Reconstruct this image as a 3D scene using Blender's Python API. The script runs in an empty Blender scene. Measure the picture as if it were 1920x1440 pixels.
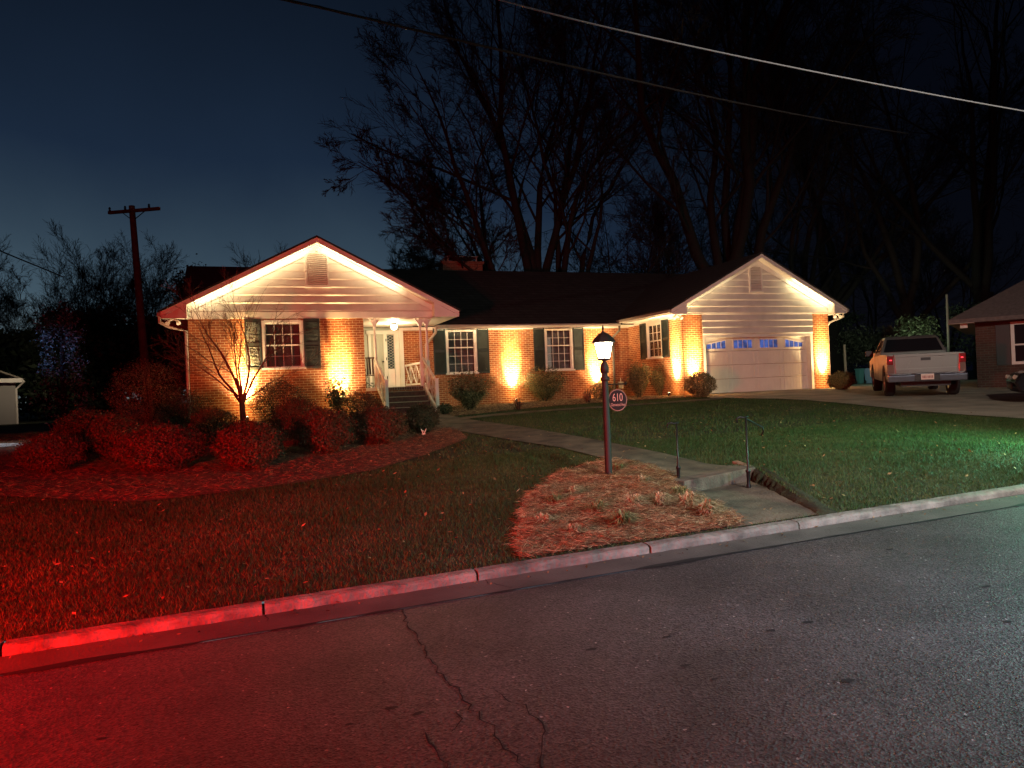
import bpy, bmesh, math, random
import numpy as np
from mathutils import Vector, Matrix
PI = math.pi
S = bpy.context.scene
COL = S.collection
RNG = np.random.default_rng(7)
random.seed(7)

# ------------------------------------------------------------------ camera
CAMP = np.array([1.511, -23.762, 0.563]); YAW, PITCH, ROLL, FPX = .348, .004, .041, 1381.0
_r = np.array([math.cos(YAW), -math.sin(YAW), 0.0]); _f0 = np.array([math.sin(YAW), math.cos(YAW), 0.0]); _u0 = np.array([0, 0, 1.0])
_f = _f0 * math.cos(PITCH) + _u0 * math.sin(PITCH); _u = _u0 * math.cos(PITCH) - _f0 * math.sin(PITCH)
RT = _r * math.cos(ROLL) - _u * math.sin(ROLL); UP = _r * math.sin(ROLL) + _u * math.cos(ROLL); FW = _f
cd = bpy.data.cameras.new('camera'); cam = bpy.data.objects.new('camera', cd); COL.objects.link(cam)
M = Matrix(((RT[0], UP[0], -FW[0], CAMP[0]), (RT[1], UP[1], -FW[1], CAMP[1]), (RT[2], UP[2], -FW[2], CAMP[2]), (0, 0, 0, 1)))
cam.matrix_world = M
cd.sensor_width = 36; cd.lens = 36 * FPX / 1920; cd.clip_end = 1500; cd.clip_start = .05
S.camera = cam

# ------------------------------------------------------------------ terrain (metres; garage slab = 0)
KV = -17.55                                   # line of the kerb's back edge
def zstreet(u): return -1.04 + .024 * (min(max(u - 5.08, -25), 25))
def zhouse(u): return -.12 + .008 * (min(max(u - 6.5, -14), 14))
LAND = None                                    # sunken landing at the foot of the walk, filled in below
def landz(u, v): return zstreet(u) + .078 + max(0, v - KV) * .006
def in_land(u, v):
    r = False; n = len(LAND)
    for i in range(n):
        (x0, y0), (x1, y1) = LAND[i], LAND[(i + 1) % n]
        if (y0 > v) != (y1 > v) and u < (x1 - x0) * (v - y0) / (y1 - y0) + x0: r = not r
    return r
def ground(u, v):
    if LAND and 4 < u < 11 and v < -13 and in_land(u, v): return landz(u, v)
    return ground0(u, v)
def ground0(u, v):
    k = zstreet(u) + .085
    t = min(max((v - KV) / 16.05, 0), 1)
    p = t * (1 + .6 * (1 - t))
    return k + (zhouse(u) - k) * p
def ray(px, py):
    return FW + RT * (px - 960) / FPX - UP * (py - 720) / FPX
def W(px, py, depth): return CAMP + ray(px, py) * depth      # the point at that distance along the view axis
def G(px, py, fn=ground):                      # where the line of sight meets the ground
    d = ray(px, py); lo = None; s = 2.0
    while s < 160:
        p = CAMP + d * s
        if p[2] <= fn(p[0], p[1]):
            a, b = s - .25, s
            for _ in range(20):
                m = (a + b) / 2; q = CAMP + d * m
                if q[2] <= fn(q[0], q[1]): b = m
                else: a = m
            return CAMP + d * b
        s += .25
    return CAMP + d * 160
def depth_of(p): return float((np.array(p) - CAMP) @ FW)

# ------------------------------------------------------------------ materials
MATS = {}
def mat(name, col, rough=.7, metal=0, var=0, vscale=8, bump=0, bscale=60, spec=.5, emit=None, estr=0, detail=4, attr=None, trans=0):
    if name in MATS: return MATS[name]
    m = bpy.data.materials.new(name); m.use_nodes = True; nt = m.node_tree; b = nt.nodes['Principled BSDF']
    b.inputs['Base Color'].default_value = (*col, 1); b.inputs['Roughness'].default_value = rough; b.inputs['Metallic'].default_value = metal
    b.inputs['Specular IOR Level'].default_value = spec
    if trans: b.inputs['Transmission Weight'].default_value = trans
    tc = nt.nodes.new('ShaderNodeTexCoord')
    if var or attr:
        src = None
        if var:
            n = nt.nodes.new('ShaderNodeTexNoise'); n.inputs['Scale'].default_value = vscale; n.inputs['Detail'].default_value = detail
            nt.links.new(tc.outputs['Object'], n.inputs['Vector'])
            r = nt.nodes.new('ShaderNodeMapRange'); r.inputs[1].default_value = .3; r.inputs[2].default_value = .7
            r.inputs[3].default_value = 1 - var; r.inputs[4].default_value = 1 + var
            nt.links.new(n.outputs['Fac'], r.inputs[0]); src = r.outputs[0]
        mx = nt.nodes.new('ShaderNodeMix'); mx.data_type = 'RGBA'; mx.blend_type = 'MULTIPLY'; mx.inputs[0].default_value = 1
        if attr:
            a = nt.nodes.new('ShaderNodeVertexColor'); a.layer_name = attr
            nt.links.new(a.outputs[0], mx.inputs[6])
        else: mx.inputs[6].default_value = (*col, 1)
        if src: nt.links.new(src, mx.inputs[7])
        else: mx.inputs[7].default_value = (1, 1, 1, 1)
        nt.links.new(mx.outputs[2], b.inputs['Base Color'])
    if bump:
        n = nt.nodes.new('ShaderNodeTexNoise'); n.inputs['Scale'].default_value = bscale; n.inputs['Detail'].default_value = 5
        nt.links.new(tc.outputs['Object'], n.inputs['Vector'])
        bp = nt.nodes.new('ShaderNodeBump'); bp.inputs['Strength'].default_value = bump; bp.inputs['Distance'].default_value = .02
        nt.links.new(n.outputs['Fac'], bp.inputs['Height']); nt.links.new(bp.outputs[0], b.inputs['Normal'])
    if emit:
        b.inputs['Emission Color'].default_value = (*emit, 1); b.inputs['Emission Strength'].default_value = estr
    MATS[name] = m; return m

def brick_mat(name, c1, c2, mortar, scale=1.0, turn=0.0):
    m = bpy.data.materials.new(name); m.use_nodes = True; nt = m.node_tree; b = nt.nodes['Principled BSDF']; L = nt.links.new
    tc = nt.nodes.new('ShaderNodeTexCoord'); rt_ = nt.nodes.new('ShaderNodeVectorRotate'); rt_.rotation_type = 'Z_AXIS'; rt_.inputs['Angle'].default_value = turn; L(tc.outputs['Object'], rt_.inputs['Vector']); sp = nt.nodes.new('ShaderNodeSeparateXYZ'); L(rt_.outputs[0], sp.inputs[0])
    ad = nt.nodes.new('ShaderNodeMath'); L(sp.outputs[0], ad.inputs[0]); L(sp.outputs[1], ad.inputs[1])
    cb = nt.nodes.new('ShaderNodeCombineXYZ'); L(ad.outputs[0], cb.inputs[0]); L(sp.outputs[2], cb.inputs[1])
    br = nt.nodes.new('ShaderNodeTexBrick'); L(cb.outputs[0], br.inputs['Vector'])
    br.inputs['Scale'].default_value = 1; br.inputs['Brick Width'].default_value = .225 * scale; br.inputs['Row Height'].default_value = .078 * scale
    br.inputs['Mortar Size'].default_value = .0085 * scale; br.inputs['Mortar Smooth'].default_value = .15; br.inputs['Bias'].default_value = 0
    br.inputs['Color1'].default_value = (*c1, 1); br.inputs['Color2'].default_value = (*c2, 1); br.inputs['Mortar'].default_value = (*mortar, 1)
    n = nt.nodes.new('ShaderNodeTexNoise'); n.inputs['Scale'].default_value = 3; n.inputs['Detail'].default_value = 6; L(tc.outputs['Object'], n.inputs['Vector'])
    r = nt.nodes.new('ShaderNodeMapRange'); r.inputs[1].default_value = .3; r.inputs[2].default_value = .7; r.inputs[3].default_value = .72; r.inputs[4].default_value = 1.2
    L(n.outputs['Fac'], r.inputs[0])
    mx = nt.nodes.new('ShaderNodeMix'); mx.data_type = 'RGBA'; mx.blend_type = 'MULTIPLY'; mx.inputs[0].default_value = 1
    L(br.outputs['Color'], mx.inputs[6]); L(r.outputs[0], mx.inputs[7]); L(mx.outputs[2], b.inputs['Base Color'])
    n2 = nt.nodes.new('ShaderNodeTexNoise'); n2.inputs['Scale'].default_value = 70; L(tc.outputs['Object'], n2.inputs['Vector'])
    sb = nt.nodes.new('ShaderNodeMath'); sb.operation = 'MULTIPLY_ADD'; L(n2.outputs['Fac'], sb.inputs[0]); sb.inputs[1].default_value = .35
    iv = nt.nodes.new('ShaderNodeMath'); iv.operation = 'SUBTRACT'; iv.inputs[0].default_value = 1; L(br.outputs['Fac'], iv.inputs[1]); L(iv.outputs[0], sb.inputs[2])
    bp = nt.nodes.new('ShaderNodeBump'); bp.inputs['Strength'].default_value = .7; bp.inputs['Distance'].default_value = .012
    L(sb.outputs[0], bp.inputs['Height']); L(bp.outputs[0], b.inputs['Normal']); b.inputs['Roughness'].default_value = .85
    MATS[name] = m; return m

def glass_mat(name, tint=(.02, .025, .03), alpha=.35):
    m = bpy.data.materials.new(name); m.use_nodes = True; nt = m.node_tree; nt.nodes.clear(); L = nt.links.new
    o = nt.nodes.new('ShaderNodeOutputMaterial'); g = nt.nodes.new('ShaderNodeBsdfGlossy'); g.inputs['Roughness'].default_value = .06
    g.inputs['Color'].default_value = (.9, .9, .9, 1)
    t = nt.nodes.new('ShaderNodeBsdfTransparent'); t.inputs['Color'].default_value = (.8, .84, .84, 1)
    f = nt.nodes.new('ShaderNodeFresnel'); f.inputs['IOR'].default_value = 1.6
    mx = nt.nodes.new('ShaderNodeMixShader'); L(f.outputs[0], mx.inputs[0]); L(t.outputs[0], mx.inputs[1]); L(g.outputs[0], mx.inputs[2]); L(mx.outputs[0], o.inputs[0])
    MATS[name] = m; return m

def asphalt_mat():
    m = bpy.data.materials.new('asphalt'); m.use_nodes = True; nt = m.node_tree; b = nt.nodes['Principled BSDF']; L = nt.links.new
    tc = nt.nodes.new('ShaderNodeTexCoord')
    v = nt.nodes.new('ShaderNodeTexVoronoi'); v.inputs['Scale'].default_value = 75; L(tc.outputs['Object'], v.inputs['Vector'])
    n = nt.nodes.new('ShaderNodeTexNoise'); n.inputs['Scale'].default_value = .9; n.inputs['Detail'].default_value = 9; n.inputs['Roughness'].default_value = .65; L(tc.outputs['Object'], n.inputs['Vector'])
    r = nt.nodes.new('ShaderNodeValToRGB'); L(v.outputs['Color'], r.inputs[0])
    r.color_ramp.elements[0].color = (.016, .016, .017, 1); r.color_ramp.elements[1].color = (.085, .082, .078, 1)
    e = r.color_ramp.elements.new(.93); e.color = (.12, .115, .11, 1); r.color_ramp.elements[2].color = (.5, .47, .43, 1); r.color_ramp.elements[2].position = .985
    rr = nt.nodes.new('ShaderNodeMapRange'); rr.inputs[1].default_value = .3; rr.inputs[2].default_value = .7; rr.inputs[3].default_value = .62; rr.inputs[4].default_value = 1.35; L(n.outputs['Fac'], rr.inputs[0])
    mx = nt.nodes.new('ShaderNodeMix'); mx.data_type = 'RGBA'; mx.blend_type = 'MULTIPLY'; mx.inputs[0].default_value = 1
    L(r.outputs[0], mx.inputs[6]); L(rr.outputs[0], mx.inputs[7]); L(mx.outputs[2], b.inputs['Base Color'])
    n2 = nt.nodes.new('ShaderNodeTexNoise'); n2.inputs['Scale'].default_value = 55; n2.inputs['Detail'].default_value = 5; L(tc.outputs['Object'], n2.inputs['Vector'])
    bp = nt.nodes.new('ShaderNodeBump'); bp.inputs['Strength'].default_value = 1; bp.inputs['Distance'].default_value = .011
    L(n2.outputs['Fac'], bp.inputs['Height'])
    b2 = nt.nodes.new('ShaderNodeBump'); b2.inputs['Strength'].default_value = .7; b2.inputs['Distance'].default_value = .006
    L(v.outputs['Distance'], b2.inputs['Height']); L(bp.outputs[0], b2.inputs['Normal']); L(b2.outputs[0], b.inputs['Normal'])
    b.inputs['Roughness'].default_value = .5
    MATS['asphalt'] = m; return m

BRICK = brick_mat('brick', (.24, .06, .018), (.37, .115, .035), (.55, .38, .21))
DBRICK = brick_mat('dark_brick', (.13, .04, .025), (.2, .07, .04), (.22, .17, .13))
WHITE = mat('white_paint', (.74, .72, .66), .5, var=.08, vscale=3, bump=.05, bscale=25)
SIDING = mat('siding_paint', (.66, .63, .57), .55, var=.1, vscale=2.2, bump=.08, bscale=30)
SHINGLE = brick_mat('shingles', (.019, .019, .02), (.03, .03, .031), (.008, .008, .008), 1.7)
SHUT = mat('shutter_paint', (.018, .028, .028), .55, var=.2, vscale=6)
GLASS = glass_mat('window_glass')
BLIND = mat('blind', (.3, .29, .26), .7)
BACKING = mat('backing_grey', (.4, .35, .33), .9, var=.35, vscale=2.5)
CONC = mat('concrete', (.13, .105, .072), .92, var=.55, vscale=2.6, bump=.9, bscale=30, detail=10)
KERB = mat('kerb_concrete', (.19, .175, .15), .92, var=.55, vscale=4.5, bump=1, bscale=26, detail=8)
GUTTER = mat('gutter_concrete', (.085, .08, .07), .85, var=.35, vscale=2, bump=.4, bscale=50, detail=8)
ASPH = asphalt_mat()
SOIL = mat('soil', (.03, .034, .014), .95, var=.5, vscale=5, bump=1, bscale=25)
MULCH = mat('mulch', (.13, .06, .03), .95, var=.5, vscale=14, bump=1, bscale=45)
IRON = mat('black_iron', (.012, .012, .013), .42, .3)
BRONZE = mat('bronze_paint', (.022, .017, .016), .6, .1, var=.2, vscale=20)
BARK = mat('bark', (.010, .008, .007), .9, var=.35, vscale=9, bump=.8, bscale=22)
TWIG = mat('twig', (.010, .008, .008), .9)
LEAFV = mat('leaf', (.05, .06, .02), .6, attr='Col', spec=.35)
WOOD = mat('weathered_wood', (.12, .08, .06), .85, var=.3, vscale=5)
RUBBER = mat('rubber', (.012, .012, .012), .85)
ALLOY = mat('alloy', (.6, .6, .58), .35, .8)
BLACKP = mat('black_plastic', (.015, .015, .016), .5)

# ------------------------------------------------------------------ building blocks
OFF = {}
def tag(o, label=None, cat=None, group=None, kind=None):
    if label: o['label'] = label
    if cat: o['category'] = cat
    if group: o['group'] = group
    if kind: o['kind'] = kind
    return o
def empty(name, loc, label, cat, group=None, rz=0):
    o = bpy.data.objects.new(name, None); COL.objects.link(o); o.empty_display_size = .2
    o.location = Vector([float(c) for c in loc]); o.rotation_euler.z = rz; OFF[o.name] = (np.array([float(c) for c in loc]), rz != 0)
    return tag(o, label, cat, group)
def link_mesh(name, me, material, parent=None, smooth=False):
    o = bpy.data.objects.new(name, me); COL.objects.link(o)
    if material: me.materials.append(material)
    if parent is not None: o.parent = parent; OFF[o.name] = OFF.get(parent.name, (np.zeros(3), False))
    else: OFF[o.name] = (np.zeros(3), False)
    if smooth and len(me.polygons): me.polygons.foreach_set('use_smooth', [True] * len(me.polygons))
    return o
def off_of(parent): return OFF.get(parent.name, (np.zeros(3), False)) if parent is not None else (np.zeros(3), False)
class MB:
    def __init__(s): s.v = []; s.f = []
    def add(s, vs, fs):
        b = len(s.v); s.v += [tuple(float(c) for c in p) for p in vs]; s.f += [tuple(b + i for i in f) for f in fs]; return s
    def box(s, x0, y0, z0, x1, y1, z1):
        return s.add([(x0, y0, z0), (x1, y0, z0), (x1, y1, z0), (x0, y1, z0), (x0, y0, z1), (x1, y0, z1), (x1, y1, z1), (x0, y1, z1)],
                     [(0, 3, 2, 1), (4, 5, 6, 7), (0, 1, 5, 4), (1, 2, 6, 5), (2, 3, 7, 6), (3, 0, 4, 7)])
    def bar(s, a, b, w, h=None, up=(0, 0, 1)):
        h = h or w; a = Vector([float(c) for c in a]); b = Vector([float(c) for c in b]); d = (b - a).normalized(); u = Vector(up)
        if abs(d.dot(u)) > .98: u = Vector((0, 1, 0))
        r = d.cross(u).normalized() * w / 2; q = r.cross(d).normalized() * h / 2
        return s.add([a - r - q, a + r - q, a + r + q, a - r + q, b - r - q, b + r - q, b + r + q, b - r + q],
                     [(0, 3, 2, 1), (4, 5, 6, 7), (0, 1, 5, 4), (1, 2, 6, 5), (2, 3, 7, 6), (3, 0, 4, 7)])
    def tube(s, pts, rad, n=8, caps=True):
        pts = [Vector([float(c) for c in p]) for p in pts]; rad = rad if hasattr(rad, '__len__') else [rad] * len(pts)
        b = len(s.v); N = len(pts)
        for i, p in enumerate(pts):
            d = (pts[min(i + 1, N - 1)] - pts[max(i - 1, 0)]).normalized()
            u = Vector((0, 0, 1)) if abs(d.z) < .95 else Vector((0, 1, 0))
            r = d.cross(u).normalized(); q = r.cross(d)
            for k in range(n):
                a = 2 * PI * k / n; c = p + (r * math.cos(a) + q * math.sin(a)) * rad[i]; s.v.append(tuple(c))
        for i in range(N - 1):
            for k in range(n): s.f.append((b + i * n + k, b + i * n + (k + 1) % n, b + (i + 1) * n + (k + 1) % n, b + (i + 1) * n + k))
        if caps: s.f.append(tuple(b + k for k in reversed(range(n)))); s.f.append(tuple(b + (N - 1) * n + k for k in range(n)))
        return s
    def lathe(s, prof, c, n=16):            # prof [(r,z)] about the vertical through c
        b = len(s.v); N = len(prof)
        for r, z in prof:
            for k in range(n): a = 2 * PI * k / n; s.v.append((c[0] + r * math.cos(a), c[1] + r * math.sin(a), c[2] + z))
        for i in range(N - 1):
            for k in range(n): s.f.append((b + i * n + k, b + i * n + (k + 1) % n, b + (i + 1) * n + (k + 1) % n, b + (i + 1) * n + k))
        s.f.append(tuple(b + k for k in reversed(range(n)))); s.f.append(tuple(b + (N - 1) * n + k for k in range(n)))
        return s
    def prism(s, poly, axis, a, b):         # poly of 2D points extruded along axis from a to b
        n = len(poly)
        def P(p, t): return {'x': (t, p[0], p[1]), 'y': (p[0], t, p[1]), 'z': (p[0], p[1], t)}[axis]
        return s.add([P(p, a) for p in poly] + [P(p, b) for p in poly],
                     [tuple(reversed(range(n))), tuple(range(n, 2 * n))] + [(i, (i + 1) % n, n + (i + 1) % n, n + i) for i in range(n)])
    def build(s, name, material, parent=None, smooth=False, bevel=0, local=False):
        off, rot = off_of(parent)
        v = s.v if (local or rot) else [(p[0] - off[0], p[1] - off[1], p[2] - off[2]) for p in s.v]
        me = bpy.data.meshes.new(name); me.from_pydata(v, [], s.f); me.update()
        bm = bmesh.new(); bm.from_mesh(me)
        if bevel:
            bmesh.ops.bevel(bm, geom=[e for e in bm.edges if len(e.link_faces) == 2 and e.calc_face_angle(0) > .5], offset=bevel, segments=2, affect='EDGES', profile=.6, clamp_overlap=True)
        bmesh.ops.recalc_face_normals(bm, faces=bm.faces); bm.to_mesh(me); bm.free()
        return link_mesh(name, me, material, parent, smooth)
def npmesh(name, V, F, material, parent=None, cols=None, smooth=False):
    """V (n,3), F (m,k) faces all with k corners"""
    off, rot = off_of(parent)
    if not rot: V = V - off
    k = F.shape[1]; me = bpy.data.meshes.new(name)
    me.vertices.add(len(V)); me.vertices.foreach_set('co', V.astype(np.float32).ravel())
    me.loops.add(F.size); me.loops.foreach_set('vertex_index', F.astype(np.int32).ravel())
    me.polygons.add(len(F)); me.polygons.foreach_set('loop_start', (np.arange(len(F)) * k).astype(np.int32))
    me.update(calc_edges=True); me.validate()
    if cols is not None:
        a = me.color_attributes.new('Col', 'FLOAT_COLOR', 'POINT'); a.data.foreach_set('color', np.hstack([cols, np.ones((len(cols), 1))]).astype(np.float32).ravel())
    return link_mesh(name, me, material, parent, smooth)
def copy_tree(o, parent=None):
    c = o.copy(); COL.objects.link(c)
    if parent is not None: c.parent = parent
    OFF[c.name] = OFF[o.name]
    for ch in list(o.children): copy_tree(ch, c)
    return c
def ribbon(name, A, B, mtl, fn, lift, nv=8, na=60, **kw):       # sheet between two polylines, laid on the ground
    def resample(P, n):
        P = np.array([p[:2] for p in P], float); d = np.r_[0, np.cumsum(np.linalg.norm(np.diff(P, axis=0), axis=1))]
        t = np.linspace(0, d[-1], n); return np.c_[np.interp(t, d, P[:, 0]), np.interp(t, d, P[:, 1])]
    A = resample(A, na); B = resample(B, na); V = []
    for i in range(na):
        for j in range(nv):
            q = A[i] + (B[i] - A[i]) * j / (nv - 1); V.append((q[0], q[1], fn(q[0], q[1]) + lift))
    F = [(i * nv + j, (i + 1) * nv + j, (i + 1) * nv + j + 1, i * nv + j + 1) for i in range(na - 1) for j in range(nv - 1)]
    me = bpy.data.meshes.new(name); me.from_pydata(V, [], F); me.update()
    if sum(p.normal.z for p in me.polygons) < 0: me.flip_normals()
    o = link_mesh(name, me, mtl, None, True); tag(o, **kw); return o, np.vstack([A, B[::-1]])
def inside(P, poly):
    x, y = P[:, 0], P[:, 1]; r = np.zeros(len(P), bool); n = len(poly)
    for i in range(n):
        x0, y0 = poly[i][:2]; x1, y1 = poly[(i + 1) % n][:2]
        if y0 == y1: continue
        c = ((y0 > y) != (y1 > y)) & (x < (x1 - x0) * (y - y0) / (y1 - y0) + x0); r ^= c
    return r
vground = np.vectorize(ground)
# ------------------------------------------------------------------ the sunken landing
def ukerb(px, py):                     # u where the sight line meets the plane of the kerb's face
    d = ray(px, py); s = (KV - .16 - CAMP[1]) / d[1]; return float((CAMP + d * s)[0])
q0, q1 = G(1280, 904), G(1408, 878)
lf0 = (q0[0] - .02, q0[1] - .02); lf1 = (q1[0] + .06, q1[1] - .02)
kn = [ukerb(1392, 985), ukerb(1566, 950)]
_b = np.array([-(q1 - q0)[1], (q1 - q0)[0]]); _b = _b / np.linalg.norm(_b) * (.2 if _b[1] > 0 else -.2)
LAND = [(lf0[0] + _b[0], lf0[1] + _b[1]), (lf1[0] + _b[0] + .05, lf1[1] + _b[1]), (kn[1] + .05, KV - .01), (kn[0], KV - .01)]
# ------------------------------------------------------------------ the setting
def grid_sheet(name, us, vs, fn, mtl, **kw):
    V = [(u, v, fn(u, v)) for v in vs for u in us]; nu = len(us)
    F = [(j * nu + i, j * nu + i + 1, (j + 1) * nu + i + 1, (j + 1) * nu + i) for j in range(len(vs) - 1) for i in range(nu - 1)]
    me = bpy.data.meshes.new(name); me.from_pydata(V, [], F); me.update(); o = link_mesh(name, me, mtl, None, True); return tag(o, **kw)
us = [-180, -90, -60, -40] + list(np.linspace(-30, 5, 36)) + list(np.linspace(5.1, 11, 100)) + list(np.linspace(12, 34, 23)) + [45, 60, 90, 180]
grid_sheet('ground', us, [KV - .04] + list(np.linspace(KV + .05, -14.5, 60)) + list(np.linspace(-14, 0, 29)) + [5, 12, 20, 40, 80, 260], lambda u, v: ground(u, v) - .012, SOIL, kind='structure')
grid_sheet('road', us, [-120, -60, -40, -30, -25, -22, -20, KV - .16 - .42], lambda u, v: zstreet(u) - .004, ASPH, kind='structure')
grid_sheet('gutter_strip', us, [KV - .16 - .42, KV - .16 - .2, KV - .16 + .02], lambda u, v: zstreet(u), GUTTER, kind='structure')

# kerb of cast lengths with open joints
def ukerb(px, py):                     # u where the sight line meets the plane of the kerb's face
    d = ray(px, py); s = (KV - .16 - CAMP[1]) / d[1]; return float((CAMP + d * s)[0])
core = MB()
for i in range(94): u0 = -34 + i; core.add([(u, y, zstreet(u) + z) for u in (u0, u0 + 1) for (y, z) in ((KV - .145, -.1), (KV - .145, .045), (KV - .05, .06), (KV - .05, -.1))], [(0, 1, 5, 4), (1, 2, 6, 5), (2, 3, 7, 6)])
tag(core.build('kerb_bed', SOIL), kind='structure')
js = sorted([-34, -20, -12, -6.2, ukerb(3, 1200), ukerb(496, 1130), ukerb(897, 1070), ukerb(1221, 1025), ukerb(1500, 985), 11.2, 14.4, 17.6, 20.8, 24, 40, 60])
kb = MB()
for a, b in zip(js[:-1], js[1:]):
    n = max(2, int((b - a) / .12)); b2 = b - .02; off = len(kb.v)
    for i in range(n + 1):
        u = a + (b2 - a) * i / n; z = zstreet(u); w = random.gauss(0, .005); w2 = random.gauss(0, .004)
        y = KV - .16
        for (dy, dz) in ((0, -.1), (0 + w, .05), (.012 + w, .066 + w2), (.035, .075 + w2), (.13 + w, .078), (.13, -.1)): kb.v.append((u, y + dy, z + dz))
    for i in range(n):
        for k in range(5): kb.f.append((off + i * 6 + k, off + (i + 1) * 6 + k, off + (i + 1) * 6 + k + 1, off + i * 6 + k + 1))
    kb.f.append(tuple(off + k for k in range(6))); kb.f.append(tuple(off + n * 6 + 5 - k for k in range(6)))
tag(kb.build('kerb', KERB), kind='structure')

# cracks and tar marks in the road
def on_road(px, py): return G(px, py, lambda u, v: zstreet(u))
CRACK = mat('crack_tar', (.008, .008, .008), .8)
def crack(pts, w):
    P = [on_road(*p) for p in pts]; Q = []
    for a, b in zip(P[:-1], P[1:]):
        n = max(2, int(np.linalg.norm(b - a) / .05))
        for i in range(n): Q.append(a + (b - a) * i / n + np.array([random.gauss(0, .012), random.gauss(0, .012), 0]))
    Q.append(P[-1]); V = []; F = []
    for i, q in enumerate(Q):
        d = Q[min(i + 1, len(Q) - 1)] - Q[max(i - 1, 0)]; d = d / (np.linalg.norm(d) + 1e-9); r = np.array([d[1], -d[0], 0])
        ww = w * random.uniform(.15, .95)
        for s in (-1, 1):
            p = q + r * ww * s / 2; V.append((p[0], p[1], zstreet(p[0]) + .001))
    for i in range(len(Q) - 1): F.append((2 * i, 2 * i + 1, 2 * i + 3, 2 * i + 2))
    return V, F
ck = MB()
for pts, w in (([(752, 1143), (768, 1180), (800, 1222), (822, 1262), (866, 1298), (880, 1330), (930, 1370), (950, 1400), (985, 1440)], .014),
               ([(925, 1296), (975, 1325), (1005, 1345), (1018, 1380), (1015, 1410), (1030, 1450)], .011),
               ([(866, 1330), (852, 1365), (846, 1372)], .01), ([(795, 1375), (820, 1410), (835, 1450)], .012),
               ([(905, 1078), (915, 1093), (960, 1102)], .012), ([(495, 1142), (500, 1165)], .02)):
    V, F = crack(pts, w); ck.add(V, F)
tag(ck.build('road_crack', CRACK), kind='structure')
SP = mat('tar_spot', (.015, .014, .014), .7)
sp = MB()
for (px, py) in ((1668, 1030), (1850, 1099), (1890, 1165), (1250, 1194), (1445, 1182), (1516, 1166), (735, 1327), (785, 1337), (655, 1358), (190, 1385), (1340, 1273), (1590, 1276), (1110, 1217), (1285, 1248)):
    c = on_road(px, py); n = 9; L = random.uniform(.02, .05); a0 = random.uniform(-.4, .4)
    vs = [(c[0] + L * random.uniform(.7, 1.1) * math.cos(2 * PI * k / n), c[1] + .5 * L * random.uniform(.7, 1.2) * math.sin(2 * PI * k / n) + a0 * .1 * L * math.cos(2 * PI * k / n), zstreet(c[0]) + .0005) for k in range(n)]
    sp.add(vs, [tuple(range(n))])
tag(sp.build('tar_spots', SP), kind='structure')
# seam strip where the tar meets the gutter
sm = MB(); prev = None
for i in range(161):
    u = -9 + i * .2; w = .022 * random.uniform(.3, 1.3) if (i % 23) > 2 else .05; y = KV - .58 + random.gauss(0, .006)
    cur = [(u, y - w, zstreet(u) + .002), (u, y + w, zstreet(u) + .002)]
    if prev: sm.add([prev[0], cur[0], cur[1], prev[1]], [(0, 1, 2, 3)])
    prev = cur
tag(sm.build('road_seam', CRACK), kind='structure')

# walk from the street to the porch; lower landing, one riser, upper walk
up_far = [G(*p) for p in ((1408, 879), (1330, 872), (1240, 850), (1120, 826), (1010, 806), (900, 790), (850, 781), (832, 772))]
up_near = [G(*p) for p in ((1280, 906), (1200, 880), (1140, 862), (1050, 840), (960, 826), (880, 812), (822, 802), (790, 788))]
walk, POLY_WALK = ribbon('path', up_far, up_near, CONC, ground0, .012, kind='structure')
sw, POLY_SIDE = ribbon('side_path', [G(*p) for p in ((845, 785), (940, 775.5), (1050, 767), (1150, 761), (1250, 754), (1345, 746))],
                       [G(*p) for p in ((842, 789.5), (940, 779.5), (1050, 770), (1150, 764), (1250, 756.5), (1360, 748.5))], CONC, ground, .014, 3, kind='structure')
land, POLY_LAND = ribbon('path_landing', [(lf0[0], lf0[1]), (lf1[0], lf1[1])], [(kn[0], KV), (kn[1], KV)], CONC, landz, .004, 12, 20, kind='structure')
# driveway
dr_near = [G(*p) for p in ((1335, 747), (1420, 748), (1500, 750), (1600, 759), (1700, 770), (1800, 778), (1920, 786), (2100, 800), (2350, 830))]
dr_far = [(17.4, .3, 0), (19, .3, 0), (21, .3, 0), (23.6, .3, 0), (26, 1, 0), (29, 2, 0), (32, 2, 0), (36, 0, 0), (40, -4, 0)]
drv, POLY_DRIVE = ribbon('driveway', dr_near, dr_far, mat('driveway_concrete', (.3, .26, .2), .9, var=.35, vscale=1.2, bump=.3, bscale=50, detail=8), ground, .016, 24, 60, kind='structure')
# mulch beds
bed_edge = [G(*p) for p in ((-260, 935), (-60, 930), (60, 933), (170, 940), (260, 942), (400, 926), (560, 906), (700, 882), (800, 853), (878, 822), (860, 806), (828, 799))]
bl, POLY_BEDL = ribbon('left_mulch_bed', bed_edge, [(-9, 1), (-7, 1), (-5, 1), (-3, 1), (-1, .2), (.5, .1), (2, .1), (3.5, .1), (5, .1), (5.6, .1), (5.7, -.4), (5.8, -1.2)], MULCH, ground, .008, 24, 60, kind='structure')
bred = [G(*p) for p in ((848, 781), (900, 776), (1000, 765), (1100, 757), (1200, 750), (1300, 745), (1345, 744))]
br_, POLY_BEDR = ribbon('right_mulch_bed', bred, [(7.6, 3.7), (9, 3.7), (12, 3.7), (14, 3.7), (16.6, 3.7), (16.7, -.3), (17.55, -.3)], MULCH, ground, .008, 12, 60, kind='structure')
lamp_px = [(966, 1037), (968, 1000), (985, 940), (1050, 888), (1130, 866), (1205, 872), (1275, 908), (1330, 940), (1395, 984)]
lb0 = [G(*p) for p in lamp_px]
lb1 = [(lb0[0][0] + (ukerb(1395, 986) - lb0[0][0]) * i / 8, KV + .02, 0) for i in range(9)]
lbz = lambda u, v: ground(u, v)
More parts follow.
